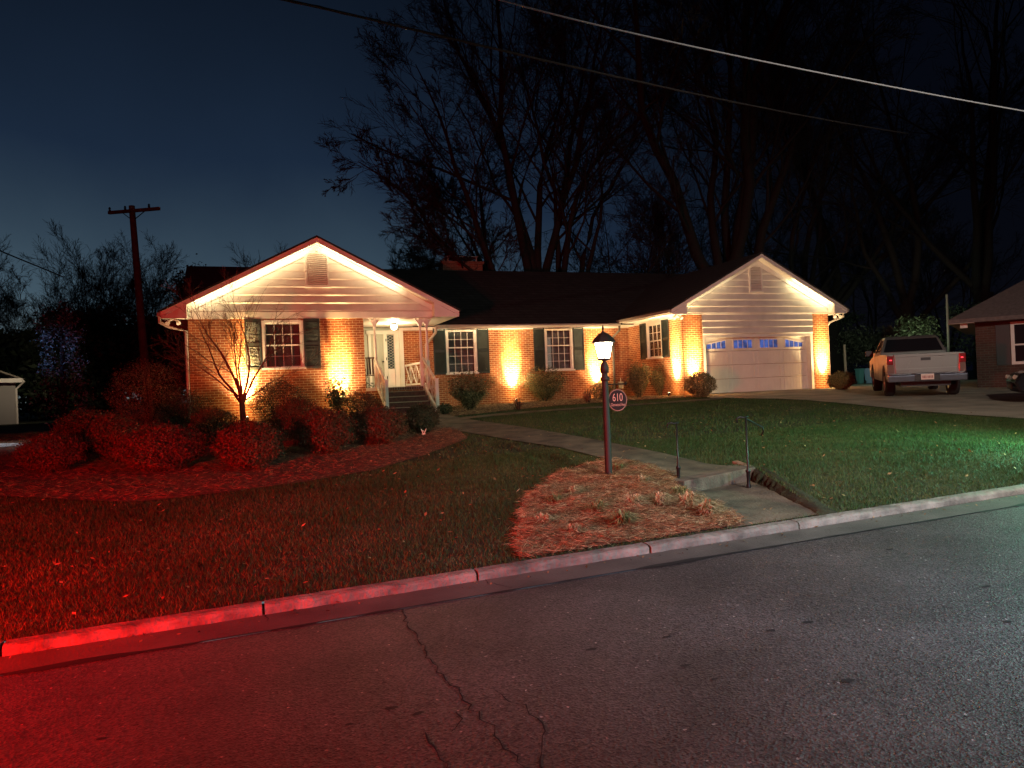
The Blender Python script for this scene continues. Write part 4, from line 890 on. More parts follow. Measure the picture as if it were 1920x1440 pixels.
# small bare ornamental tree before the gable wall
tbp = G(456, 800)
MYR = mat('smooth_bark', (.16, .1, .07), .7, var=.25, vscale=12)
t0 = bare_tree(tbp, 4.2, [(AZL, .62, .62, .55), (AZR, .5, .62, .5), (AZL, .25, .68, .6), (AZR, .12, .7, .5), (-1.7, .5, .55, .45), (1.6, .5, .55, .45), (AZL + .3, .85, .5, .35), (AZR, .95, .5, .3)],
               'small bare ornamental tree with a vase of thin branches before the lit gable wall', 71, name='ornamental_tree', trunk_r=.075, levels=((8, .55, .45, .5), (6, .55, .45, .55), (5, .55, .5, .6)), fork=.2, trop=.05, minr=.003, bark=MYR, tw=MYR)

# evergreens
def evergreen(base, R, H, n, label, seed, cols=((.03, .05, .025), (.02, .035, .02)), leaf=.09, cone=.6, name='evergreen_tree'):
    r = np.random.default_rng(seed); base = np.array(base, float); root = empty(name, base, label, 'tree')
    m = MB(); m.tube([base - [0, 0, .3], base + [0, 0, H * .9]], [.16, .03], 7)
    for i in range(30):
        z = r.uniform(.15, .9); a = r.uniform(0, 2 * PI); q = R * (1 - z * cone) * .8; m.tube([base + [0, 0, z * H * .92], base + [math.cos(a) * q, math.sin(a) * q, z * H + .1]], [.03, .01], 4, False)
    m.build('trunk', BARK, root)
    k = 90; ca = r.uniform(0, 2 * PI, k); cz = r.random(k) ** .8; cr = R * (1.05 - cz * cone) * r.uniform(.45, 1, k); id = r.integers(0, k, n)
    P = np.c_[np.cos(ca[id]) * cr[id], np.sin(ca[id]) * cr[id], (.1 + .9 * cz[id]) * H] + r.normal(0, 1, (n, 3)) * [R * .14, R * .14, H * .045] + base
    nn = r.normal(size=(n, 3)); nn /= np.linalg.norm(nn, axis=1)[:, None]; t1 = np.cross(nn, r.normal(size=(n, 3))); t1 /= np.linalg.norm(t1, axis=1)[:, None]; t2 = np.cross(nn, t1); L = (leaf * r.uniform(.6, 1.5, n))[:, None]
    V = np.stack([P - t1 * L, P + t2 * L * .4, P + t1 * L, P - t2 * L * .4], 1).reshape(-1, 3)
    cc = np.array(cols)[r.integers(0, len(cols), n)] * r.uniform(.6, 1.4, (n, 1)); npmesh('crown', V, np.arange(4 * n).reshape(-1, 4), LEAFV, root, cols=np.repeat(cc, 4, 0)); return root
evergreen(tb(362, 46), 1.9, 8.6, 9000, 'dark ragged evergreen left of the gable, above the rear roof', 81)
evergreen(tb(462, 50), 1.6, 9.0, 8000, 'dark pointed evergreen showing above the left slope of the gable', 82, cone=.75)
evergreen(tb(225, 44), 5.2, 5.6, 26000, 'black mass of evergreen shrubbery in the left background behind the large bush', 83, cone=.2, leaf=.2, name='background_hedge')
evergreen(tb(90, 50), 6.2, 5.2, 26000, 'dark evergreen screen at the left, behind the neighbouring roof corner', 84, cone=.3, leaf=.2, name='background_hedge')
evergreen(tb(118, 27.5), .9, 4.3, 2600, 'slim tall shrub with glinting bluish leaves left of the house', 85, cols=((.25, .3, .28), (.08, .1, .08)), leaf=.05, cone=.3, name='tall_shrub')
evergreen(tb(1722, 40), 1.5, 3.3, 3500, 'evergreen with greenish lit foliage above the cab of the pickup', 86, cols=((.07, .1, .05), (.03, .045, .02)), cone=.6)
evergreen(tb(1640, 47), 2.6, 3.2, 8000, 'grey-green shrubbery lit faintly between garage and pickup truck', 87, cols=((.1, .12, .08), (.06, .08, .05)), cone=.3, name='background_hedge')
evergreen(tb(1880, 40), 3.0, 4.0, 9000, 'dark evergreen between the pickup and the neighbouring house', 88, cone=.4)
evergreen(tb(1545, 50), 3.2, 4.4, 9000, 'dark evergreen behind the right garage pillar', 89, cone=.4)
# ------------------------------------------------------------------ lamp post, sign, handrails
lb = G(1142, 897); LD = depth_of(lb); sc = LD / FPX; print('lamp', lb, LD, 'H', 278 * sc)
lp = empty('lamp_post', lb, 'dark bronze lamp post with a lit four-sided lantern in the straw bed by the street', 'lamp post')
X, Y, Z = lb; hp = 212 * sc
m = MB(); m.lathe([(6.8 * sc, -.1), (6.8 * sc, 0), (6.4 * sc, hp * .5), (5.6 * sc, hp * .9), (5.6 * sc, hp * .93)], (X, Y, Z), 18)
m.lathe([(6.5 * sc, hp * .86), (8.6 * sc, hp * .868), (8.6 * sc, hp * .895), (6.3 * sc, hp * .9)], (X, Y, Z), 18); m.build('post', BRONZE, lp, True)
m = MB(); m.lathe([(5.6 * sc, hp * .93), (8 * sc, hp * .935), (8.4 * sc, hp * .98), (5.5 * sc, hp * 1.02), (3 * sc, hp * 1.035), (3 * sc, hp * 1.06)], (X, Y, Z), 14); m.build('collar', BRONZE, lp, True)
z0 = Z + hp * 1.06; r0, r1 = 11 * sc, 17.5 * sc; hg = 30 * sc
m = MB(); m.lathe([(5 * sc, 0), (13 * sc, 2 * sc), (13 * sc, 4 * sc), (11 * sc, 5 * sc)], (X, Y, z0 - 4 * sc), 8); lan = m.build('lantern', BRONZE, lp)
m = MB()
for k in range(4):
    a = PI / 4 + k * PI / 2 + .35; m.bar((X + r0 * math.cos(a), Y + r0 * math.sin(a), z0), (X + r1 * math.cos(a), Y + r1 * math.sin(a), z0 + hg), 2 * sc)
m.build('lantern_frame', BRONZE, lan)
m = MB(); m.lathe([(23 * sc, 0), (23.5 * sc, 1.5 * sc), (17 * sc, 10 * sc), (9 * sc, 17 * sc), (3 * sc, 20 * sc), (1.5 * sc, 23 * sc), (2.6 * sc, 26 * sc), (.4 * sc, 33 * sc)], (X, Y, z0 + hg), 8); m.build('lantern_roof', BRONZE, lan)
m = MB(); q = []
for rr, zz in ((r0 * .93, .004), (r1 * .93, hg - .003)):
    for k in range(4): a = PI / 4 + k * PI / 2 + .35; q.append((X + rr * math.cos(a), Y + rr * math.sin(a), z0 + zz))
m.add(q, [(0, 1, 5, 4), (1, 2, 6, 5), (2, 3, 7, 6), (3, 0, 4, 7), (3, 2, 1, 0)]); m.build('glass', mat('lantern_glass', (1, .97, .9), .4, emit=(1, .86, .62), estr=30), lan)
LANTERN = (X, Y, z0 + hg * .5)
# sign bracket belongs to the post
zb = Z + 176 * sc; dirx = np.array([RT[0], RT[1], 0]); dirx /= np.linalg.norm(dirx); P0 = np.array([X, Y, zb]); e = P0 + dirx * 38 * sc
m = MB(); m.tube([P0, e], 1.6 * sc, 6); m.lathe([(.3 * sc, -4 * sc), (3.4 * sc, 0), (.3 * sc, 4 * sc)], tuple(e), 8)
m.build('bracket', IRON, lp)
# oval sign
sgc = P0 + dirx * 22 * sc - np.array([0, 0, 1]) * 30 * sc; nrm = np.array([-dirx[1], dirx[0], 0]);
if nrm[1] > 0: nrm = -nrm
sg = empty('address_sign', sgc, 'oval black house-number sign with pale rim hanging from the lamp post', 'sign')
def oval(m, a, b, t0, t1, n=36):
    v = [sgc + dirx * a * math.cos(2 * PI * k / n) + np.array([0, 0, 1]) * b * math.sin(2 * PI * k / n) for k in range(n)]
    m.add([p + nrm * t0 for p in v] + [p + nrm * t1 for p in v], [tuple(range(n)), tuple(reversed(range(n, 2 * n)))] + [(i, (i + 1) % n, n + (i + 1) % n, n + i) for i in range(n)])
m = MB(); oval(m, 17.6 * sc, 20.5 * sc, -.004, .006); m.build('rim', mat('sign_rim', (.28, .18, .14), .6), sg)
m = MB(); oval(m, 16.2 * sc, 19 * sc, .0061, .009); m.build('plate', mat('sign_black', (.006, .005, .006), .8), sg)
m = MB()
for s in (-.45, .45): c = sgc + dirx * s * 17 * sc + np.array([0, 0, 1]) * 17 * sc; m.tube([c, (c[0], c[1], zb)], .5 * sc, 5)
m.build('hanger', IRON, sg)
def text(body, size, center, right, up, name, mtl, parent, sx=1, ext=.001):
    c = bpy.data.curves.new(name, 'FONT'); c.body = body; c.size = size; c.align_x = 'CENTER'; c.align_y = 'CENTER'; c.extrude = ext
    o = bpy.data.objects.new('tmp', c); COL.objects.link(o); dg = bpy.context.evaluated_depsgraph_get(); me = bpy.data.meshes.new_from_object(o.evaluated_get(dg)); bpy.data.objects.remove(o)
    n = np.cross(right, up); off, rot = off_of(parent); ctr = np.array(center) - (0 if rot else off)
    for v in me.vertices: p = ctr + right * v.co.x * sx + up * v.co.y + n * v.co.z; v.co = Vector([float(q) for q in p])
    me.materials.clear(); return link_mesh(name, me, mtl, parent)
NUM = mat('sign_lettering', (.5, .33, .26), .6)
up = np.array([0, 0, 1.])
text('610', 21 * sc, sgc + nrm * .0105 + up * 4.5 * sc, dirx, up, 'house_number', NUM, sg, .62)
text('Glenwood Ave', 8.2 * sc, sgc + nrm * .0105 - up * 8.6 * sc, dirx, up, 'street_name', NUM, sg, .52)

def handrail(px, py, h, label, mirror=1):
    b = G(px, py); b[2] = min(b[2], ground(b[0], b[1])); d_ = depth_of(b); s = d_ / FPX; o = empty('iron_handrail', b, label, 'handrail', 'pair of black iron handrails at the path step')
    x, y, z = b; h = h * s
    m = MB(); m.lathe([(.03, -.1), (.03, .03), (.022, .06), (.024, .2), (.034, .215), (.034, .23), (.016, .25), (.0125, .27), (.0125, h)], b, 10); m.build('post', IRON, o, True)
    m = MB(); t = n2 / np.linalg.norm(n2); t3 = np.array([t[0], t[1], 0]); r3 = dirx
    pts = []
    for k in range(9): a = PI * (1.25 - k / 8 * 1.0); pts.append(b + np.array([0, 0, h - .035]) - r3 * .075 * 1 + r3 * .05 * math.cos(a) + up * .04 * math.sin(a))
    pts += [b + up * (h + .005) + r3 * .03] if mirror > 0 else [b + up * (h + .005) + r3 * .02, b + up * (h - .03) + r3 * .09 + t3 * .1, b + up * (h - .14) + r3 * .2 - t3 * .02, b + up * (h - .2) + r3 * .22, b + up * (h - .25) + r3 * .19]
    m.tube(pts, .012, 7); m.build('scroll_rail', IRON, o, True)
handrail(1273, 908, 115, 'left black iron handrail with a small scroll top beside the straw bed')
handrail(1404, 915, 133, 'right black iron handrail whose rail curls down to the right over the lawn', -1)
# small garden ornament
gp = G(795, 822); o = empty('garden_ornament', gp, 'tiny pale green metal butterfly-like stake in the mulch near the porch steps', 'ornament'); s = depth_of(gp) / FPX
m = MB(); m.tube([gp, gp + up * 7 * s], .5 * s, 5); m.build('stake', IRON, o)
m = MB()
for sg_ in (-1, 1):
    m.bar(gp + up * 7 * s, gp + dirx * sg_ * 5 * s + up * 18 * s, 2.2 * s, 1 * s); m.bar(gp + up * 9 * s, gp + dirx * sg_ * 3.5 * s + up * 8 * s, 2 * s, 1 * s)
m.bar(gp + dirx * -4 * s + up * 16 * s, gp + dirx * 1 * s + up * 13 * s, 1.5 * s, 1 * s)
m.build('wings', mat('glowing_wing_metal', (.6, .75, .6), .4, emit=(.5, .8, .6), estr=.04), o)  # faint green glow put into the wing material

# uplights on the ground (fixtures; their beams are the spot lamps further below)
UPL = [(1.55, -.42, 'at the left of the gable wall behind the bare little tree'), (4.35, -.42, 'at the right end of the gable wall behind the broad-leaved shrub'), (11.45, 3.2, 'between the two main windows'),
       (15.15, 3.2, 'behind the lamp post, right of the second main window'), (16.32, .05, 'on the garage side wall near its corner'), (17.15, -.82, 'before the left garage pillar'), (23.15, -.80, 'before the right garage pillar')]
FIX = None
for (u, v, w) in UPL:
    z = ground(u, min(v, -.2)) + .02; p = np.array([u, v, z]); o = empty('uplight', p, 'small ground uplight ' + w, 'garden light', 'uplights along the foot of the house walls')
    aim = np.array([0, .35, 1.]) if abs(u - 16.32) > .01 else np.array([.35, 0, 1.]); aim /= np.linalg.norm(aim)
    m = MB(); m.tube([p - up * .1, p + up * .03], .012, 6); m.tube([p + up * .02, p + up * .02 + aim * .05, p + up * .02 + aim * .12], [.025, .045, .05], 10); m.build('housing', BLACKP, o)
    m = MB(); c = p + up * .02 + aim * .121; m.tube([c, c + aim * .004], .043, 10); m.build('lens', mat('uplight_lens', (1, .9, .7), .3, emit=(1, .75, .4), estr=25), o)

# ------------------------------------------------------------------ pole, wires
pb = W(272, 640, 34.0); pz = ground(pb[0], -2); ptop = W(247, 386, 34.0); ft = np.array([pb[0] + (pb[0] - ptop[0]) * .15, pb[1], pz])
up_ = empty('utility_pole', ft, 'leaning wooden utility pole with a single crossarm, lit red, left of the house', 'utility pole')
PW = mat('pole_wood', (.13, .07, .05), .9, var=.3, vscale=4)
m = MB(); m.tube([ft, ptop], [.2, .13], 12); m.build('pole', PW, up_)
a = W(204, 399, 34.3); b = W(299, 391, 33.4); m = MB(); m.bar(a, b, .12, .14); m.build('crossarm', PW, up_)
m = MB(); c = (a + b) / 2
for t in (.25, .75): m.bar(a + (b - a) * t, ptop + (ft - ptop) * .07, .03)
m.build('brace', IRON, up_)
for t in (.02, .33, .8):
    q = a + (b - a) * t; m = MB(); m.lathe([(.02, .05), (.06, .12), (.03, .16), (.06, .2), (.02, .26)], q, 8); m.build('insulator', BLACKP, up_)
def cable(pts, rad, name, label, mtl, twist=0):
    P = [W(*p) for p in pts]; n = 60; T = np.linspace(0, len(P) - 1, n); Q = []
    A = np.array(P); k = np.arange(len(P)); co = np.polyfit(k, A, 3 if len(P) > 3 else 2); Q = [sum(co[j] * t ** (len(co) - 1 - j) for j in range(len(co))) for t in T]
    m = MB(); m.tube(Q, rad, 8)
    if twist:
        m.tube([q + twist * np.array([math.cos(i * 1.3) * .3, 0, math.sin(i * 1.3)]) for i, q in enumerate(Q)], rad * .6, 6)
    o = m.build(name, mtl, None, True); return tag(o, label, 'cable')
cable([(870, -24, 7.4), (1100, 44, 7.9), (1500, 128, 8.8), (1760, 180, 9.4), (2000, 222, 9.9)], .0095, 'overhead_cable', 'thick pale cable crossing the top right of the sky', mat('cable_grey', (.32, .32, .34), .5))
cable([(460, -12, 8.0), (640, 22, 8.6), (900, 85, 10), (1200, 155, 12.5), (1500, 215, 16), (1700, 250, 20)], .016, 'overhead_cable', 'dark twisted cable crossing the sky from upper left in front of the trees', mat('cable_black', (.014, .012, .012), .9), .012)
cable([(-60, 440, 30), (0, 470, 31), (60, 495, 32), (120, 520, 33)], .03, 'overhead_cable', 'short dark cable with a thick splice at the far left edge of the sky', MATS['cable_black'])

# ------------------------------------------------------------------ pickup truck
def smooth_box(prof, x0, x1, name, mtl, parent, bevel=.04, taper=None):
    m = MB(); m.prism(prof, 'x', x0, x1); o = m.build(name, mtl, parent, bevel=bevel, local=True); return o
SILVER = mat('silver_paint', (.22, .21, .2), .32, .55, var=.04, vscale=2)
tr_b = G(1737, 738); hd = YAW + math.radians(21); fwd = np.array([math.sin(hd), math.cos(hd), 0]); rear = W(1737, 700, 20.0); ax = rear + fwd * 1.1; ax[2] = ground(ax[0], ax[1]) + .016
print('truck', ax, 'ground', tr_b)
trk = empty('pickup_truck', ax, 'silver pickup truck parked on the driveway with its tail towards the street', 'pickup truck', rz=-hd)
pitchup = math.atan2(ground(*(ax + fwd * 3.2)[:2]) - ground(*ax[:2]), 3.2); trk.rotation_euler.x = pitchup
def arc(cy, r, z0, n=9): return [(cy - r * math.cos(PI * k / (n - 1)), z0 + r * math.sin(PI * k / (n - 1))) for k in range(n)]
WB, TR = 3.22, .37
prof = [(-1.0, .60)] + arc(0, .47, .42)[0:] + [(.55, .42), (WB - .52, .42)] + arc(WB, .47, .42) + [(WB + .85, .48), (WB + .95, .75), (WB + .86, 1.0), (WB + .1, 1.1), (WB - .55, 1.14), (1.35, 1.15), (1.32, 1.2), (-1.02, 1.2), (-1.06, 1.1)]
prof = [(-1.02, .56), (-.5, .5)] + arc(0, .47, .44) + [(.5, .42), (WB - .5, .42)] + arc(WB, .47, .44) + [(WB + .8, .44), (WB + .95, .75), (WB + .86, 1.0), (WB + .1, 1.1), (WB - .55, 1.14), (1.35, 1.16), (1.3, 1.19), (-1.02, 1.19)]
smooth_box(prof, -.93, .93, 'body', SILVER, trk, .045)
# cab
def loft(secs, name, mtl, parent, bevel=.03):
    m = MB(); n = len(secs[0]); vs = [p for s in secs for p in s]; fs = [(i * n + k, i * n + (k + 1) % n, (i + 1) * n + (k + 1) % n, (i + 1) * n + k) for i in range(len(secs) - 1) for k in range(n)]
    fs += [tuple(reversed(range(n))), tuple((len(secs) - 1) * n + k for k in range(n))]; m.add(vs, fs); return m.build(name, mtl, parent, bevel=bevel, local=True)
def ring(z, y0, y1, x): return [(-x, y0, z), (x, y0, z), (x, y1, z), (-x, y1, z)]
loft([ring(1.13, 1.16, 3.42, .9), ring(1.25, 1.2, 3.2, .88), ring(1.66, 1.46, 2.55, .72), ring(1.73, 1.6, 2.42, .66)], 'cab', SILVER, trk)
TG = mat('tinted_glass', (.012, .012, .015), .12, spec=.6)
m = MB(); m.add([(-.78, 1.20, 1.27), (.78, 1.20, 1.27), (.66, 1.43, 1.64), (-.66, 1.43, 1.64)], [(0, 1, 2, 3)])
for v in range(4): p = m.v[v]; m.v[v] = (p[0], p[1] - .012, p[2] + .004)
m.build('rear_window', TG, trk, local=True)
for s in (-1, 1):
    m = MB(); m.add([(s * .888, 1.38, 1.27), (s * .888, 3.05, 1.25), (s * .742, 2.5, 1.63), (s * .742, 1.58, 1.63)], [(0, 1, 2, 3)]); m.build('side_window', TG, trk, local=True)
    m = MB(); m.bar((s * .895, 2.25, 1.25), (s * .745, 2.05, 1.65), .06, .02); m.build('door_pillar', SILVER, trk, local=True)
    m = MB(); m.box(s * .94 - .0, 1.28, .52, s * .94 + s * .002, 1.29, 1.2); m.box(s * .933, 2.28, .5, s * .936, 2.29, 1.22)
    m.build('door_gap', BLACKP, trk, local=True)
m = MB(); m.box(-1.17, 2.72, 1.15, -.93, 2.8, 1.34); m.box(.93, 2.72, 1.15, 1.17, 2.8, 1.34); m.build('mirror', BLACKP, trk, bevel=.02, local=True)
# tailgate: upper panel, lower step, recess
m = MB(); m.box(-.76, -1.055, .66, .76, -1.021, 1.175); tg_ = m.build('tailgate', SILVER, trk, bevel=.012, local=True)
m = MB(); m.box(-.77, -1.075, 1.12, .77, -1.02, 1.195); m.box(-.74, -1.07, .68, .74, -1.056, .80); m.build('tailgate_edge', SILVER, tg_, bevel=.01, local=True)
m = MB(); m.box(-.12, -1.063, 1.01, .12, -1.056, 1.085); m.build('handle', BLACKP, tg_, bevel=.003, local=True)
m = MB(); m.bar((-.45, -1.058, .82), (-.36, -1.058, 1.02), .012, .01); m.bar((.45, -1.058, .82), (.36, -1.058, 1.02), .012, .01); m.build('crease', SILVER, tg_, local=True)
text('TACOMA', .062, (-.57, -1.0735, .735), np.array([1., 0, 0]), up, 'emblem', mat('emblem_grey', (.12, .12, .13), .4), tg_, 1.2, .001)
TL = mat('tail_light_red', (.16, .006, .006), .2, emit=(1, .02, .03), estr=.03); TLC = mat('tail_light_clear', (.2, .13, .11), .15)
for s in (-1, 1):
    m = MB(); m.box(min(s * .79, s * .945), -1.07, .92, max(s * .79, s * .945), -.9, 1.16); t_ = m.build('tail_light', TL, trk, bevel=.015, local=True)
    m = MB(); m.box(min(s * .78, s * .94), -1.068, .68, max(s * .78, s * .94), -.92, .915); m.build('lower_lens', TLC, t_, bevel=.01, local=True)
    m = MB(); m.lathe([(.002, 0), (.03, .0), (.03, .03), (.002, .03)], (s * .855, -1.08, 1.03), 10); m.build('glint_disc', mat('tail_glint', (1, .1, .1), .2, emit=(1, .05, .08), estr=1.6), t_, local=True)  # glint on the tail lamp put in as a glowing disc
CHR = mat('bumper_metal', (.3, .33, .42), .22, .9)
m = MB(); m.prism([(-1.22, .44), (-1.24, .62), (-1.2, .655), (-1.0, .655), (-1.0, .44)], 'x', -.95, .95); bp_ = m.build('bumper', CHR, trk, bevel=.03, local=True)
m = MB(); m.box(-.3, -1.252, .47, .3, -1.241, .62); m.build('plate_recess', BLACKP, bp_, local=True)
m = MB(); m.box(-.155, -1.262, .49, .155, -1.2525, .645); pl2 = m.build('licence_plate', mat('plate_white', (.75, .6, .52), .5), trk, bevel=.003, local=True)
m = MB()
for k, x in enumerate((-.11, -.075, -.04, .01, .045, .08, .115)): m.box(x - .011, -1.2645, .53, x + .011, -1.2622, .6)
m.build('plate_characters', mat('plate_ink', (.35, .12, .1), .6), pl2, local=True)
m = MB(); m.box(-.6, -.9, .3, .6, 3.6, .6); m.tube([(-.5, -.2, .35), (.5, -.2, .35)], .06, 8); m.build('chassis', BLACKP, trk, local=True)
def wheel(x, y, parent, r=.37, w=.25, name='wheel'):
    m = MB(); n = 28; s = 1 if x > 0 else -1; prof = [(.22, -w / 2), (r - .03, -w / 2), (r, -w / 2 + .04), (r, w / 2 - .04), (r - .03, w / 2), (.22, w / 2)]
    for q, z in prof:
        for k in range(n): a = 2 * PI * k / n; m.v.append((x + s * z, y + q * math.cos(a), r + q * math.sin(a)))
    for i in range(len(prof) - 1):
        for k in range(n): m.f.append((i * n + k, i * n + (k + 1) % n, (i + 1) * n + (k + 1) % n, (i + 1) * n + k))
    t = m.build(name, RUBBER, parent, True, local=True)
    m = MB(); xo = x + s * (w / 2 - .03)
    m.tube([(xo - s * .05, y, r), (xo, y, r)], .05, 12)
    for k in range(6):
        a = 2 * PI * k / 6; m.bar((xo - s * .01, y + .04 * math.cos(a), r + .04 * math.sin(a)), (xo - s * .01, y + .215 * math.cos(a), r + .215 * math.sin(a)), .06, .03, up=(1, 0, 0))
    m.tube([(xo - s * .2, y, r), (xo - s * .12, y, r)], .225, 20)
    for k in range(24):
        a = 2 * PI * k / 24; b2 = 2 * PI * (k + 1) / 24; m.bar((xo, y + .218 * math.cos(a), r + .218 * math.sin(a)), (xo, y + .218 * math.cos(b2), r + .218 * math.sin(b2)), .022, .05, up=(1, 0, 0))
    m.build('rim', ALLOY, t, local=True)
for x in (-.80, .80):
    for y in (0, WB): wheel(x, y, trk)

# ------------------------------------------------------------------ dark car, only its nose in the picture
R3 = np.array([RT[0], RT[1], 0]); F3 = np.array([FW[0], FW[1], 0]); cp = G(1916, 757); ch_ = YAW - math.radians(62); cf = np.array([math.sin(ch_), math.cos(ch_), 0])        # heading
car = empty('dark_car', cp + R3 * .95 + F3 * .2, 'glossy dark car at the right edge, only its nose and front wheel in the picture', 'car', rz=-ch_)
car.location.z = ground(car.location.x, car.location.y) + .016
DP = mat('dark_car_paint', (.012, .012, .014), .16, .3)
prof = [(-3.6, .25), (-3.2, .22)] + arc(-2.65, .36, .24) + [(-2.2, .2), (-.45, .2)] + arc(0, .36, .24) + [(.5, .2), (.8, .24), (.9, .5), (.78, .68), (.3, .82), (-.5, .92), (-2.9, 1.0), (-3.5, .98), (-3.65, .6)]
smooth_box(prof, -.88, .88, 'body', DP, car, .05)
loft([ring(.94, -3.3, -.45, .8), ring(1.2, -2.9, -.95, .7), ring(1.42, -2.5, -1.3, .58)], 'cabin', TG, car, .05)
for s in (-1, 1):
    m = MB(); m.add([(s * .6, .885, .55), (s * .84, .80, .56), (s * .84, .62, .70), (s * .62, .70, .72)], [(0, 1, 2, 3)]); m.tube([(s * .7, .84, .6), (s * .74, .88, .61)], .05, 8); m.build('headlight', mat('headlight', (.7, .6, .5), .1, .4), car, local=True)
m = MB(); m.box(-.45, .895, .32, .45, .91, .46); m.build('grille', BLACKP, car, local=True)
for x in (-.77, .77):
    for y in (0, -2.65): wheel(x, y, car, .32, .2)

# ------------------------------------------------------------------ neighbouring houses
def nb(px, py, d): return W(px, py, d)
e0 = W(1797, 609, 27.0); e1 = W(1832, 600, 25.5); 
# right-hand neighbour: long wall facing the view, roof sloping towards it
rw0 = W(1832, 700, 24.0); ax_r = np.array([math.cos(-.95), math.sin(-.95), 0]); ay_r = np.array([-ax_r[1], ax_r[0], 0])
nh = empty('neighbour_house', (rw0[0], rw0[1], ground(rw0[0], rw0[1])), 'dim brick neighbouring house with a pinkish roof slope and white-framed window at the right edge', 'house')
zb = ground(rw0[0], rw0[1]); zs = W(1832, 597, 24.0)[2]
def LP(a, b, z): return rw0 * [1, 1, 0] + ax_r * a + ay_r * b + np.array([0, 0, z])
def lbox(m, a0, b0, z0, a1, b1, z1):
    m.add([LP(a, b, z) for z in (z0, z1) for (a, b) in ((a0, b0), (a1, b0), (a1, b1), (a0, b1))], [(0, 3, 2, 1), (4, 5, 6, 7), (0, 1, 5, 4), (1, 2, 6, 5), (2, 3, 7, 6), (3, 0, 4, 7)])
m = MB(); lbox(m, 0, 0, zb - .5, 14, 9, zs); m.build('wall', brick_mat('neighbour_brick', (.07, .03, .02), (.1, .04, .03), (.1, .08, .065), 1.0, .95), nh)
m = MB(); zo = zs - .02; hp_ = [LP(-.7, -.6, zo), LP(16, -.6, zo), LP(16, 9.6, zo), LP(-.7, 9.6, zo), LP(4.4, 4.5, zo + 3.1), LP(11, 4.5, zo + 3.1)]
m.add(hp_ + [p - np.array([0, 0, .13]) for p in hp_[:4]], [(0, 1, 5, 4), (1, 2, 5), (2, 3, 4, 5), (3, 0, 4), (0, 6, 7, 1), (1, 7, 8, 2), (2, 8, 9, 3), (3, 9, 6, 0), (6, 9, 8, 7)])
m.build('roof', mat('pinkish_shingles', (.15, .12, .115), .9, var=.2, vscale=10, bump=.4, bscale=20), nh)
m = MB(); lbox(m, -.74, -.58, zs - .16, 0, 0, zs - .145); m.build('soffit', WHITE, nh)
m = MB(); lbox(m, .95, -.04, zs - 1.55, 1.05, .01, zs - .2); lbox(m, 1.9, -.04, zs - 1.55, 2.0, .01, zs - .2); lbox(m, 1.051, -.04, zs - 1.55, 1.899, .01, zs - 1.46); lbox(m, 1.051, -.04, zs - .29, 1.899, .01, zs - .2); lbox(m, 1.051, -.03, zs - .95, 1.899, .01, zs - .9); w_ = m.build('window', WHITE, nh)
m = MB(); lbox(m, 1.05, -.01, zs - 1.5, 1.9, -.003, zs - .25); m.build('pane', TG, w_)
m = MB(); lbox(m, .55, -.03, zs - 1.55, .93, -.002, zs - .2); m.build('shutter', BLACKP, nh)
m = MB(); lbox(m, -.4, -.3, zs - .3, -.2, -.1, zs - .17); m.build('floodlight', WHITE, nh)
# left-hand neighbour: just a roof corner with gutter and downspout
lc = W(34, 712, 36.0); nl = empty('neighbour_garage', (lc[0], lc[1], ground(lc[0], -2)), 'pale-eaved grey outbuilding corner with a white downspout at the far left edge', 'building')
ax_r = np.array([math.cos(.35), math.sin(.35), 0]); ay_r = np.array([-ax_r[1], ax_r[0], 0]); rw0 = lc.copy(); zs = lc[2]; zb = ground(lc[0], -2)
m = MB(); lbox(m, -6, 0, zb - .3, -.12, 2.6, zs); m.build('wall', mat('grey_wall', (.3, .29, .28), .8), nl)
m = MB(); m.add([LP(.05, -.4, zs + .12), LP(-6.2, -.4, zs + .12), LP(-6.2, 3.5, zs + 2.0), LP(.05, 3.5, zs + 2.0), LP(-3.05, -.38, zs + 1.25)], [(0, 3, 2, 1)])
m = MB(); m.add([LP(.1, -.4, zs + .08), LP(.1, 2.9, zs + .08), LP(-3.1, 2.9, zs + 1.5), LP(-3.1, -.4, zs + 1.5), LP(.1, -.4, zs + .0), LP(.1, 2.9, zs + .0), LP(-3.1, 2.9, zs + 1.4), LP(-3.1, -.4, zs + 1.4)], [(0, 1, 2, 3), (4, 7, 6, 5), (0, 4, 5, 1), (0, 3, 7, 4), (1, 5, 6, 2), (2, 6, 7, 3)])
m.build('roof', mat('grey_shingles', (.2, .18, .15), .9, var=.2, vscale=10), nl)
m = MB(); lbox(m, -6, -.41, zs - .14, .12, -.36, zs + .06); m.build('fascia', WHITE, nl)
m = MB(); m.tube([LP(.12, -.4, zs + .02), LP(.2, -.38, zs - .1), LP(.0, -.1, zs - .35), LP(-.1, -.05, zs - .45), LP(-.1, -.05, zb)], .05, 7); m.build('downspout', WHITE, nl)

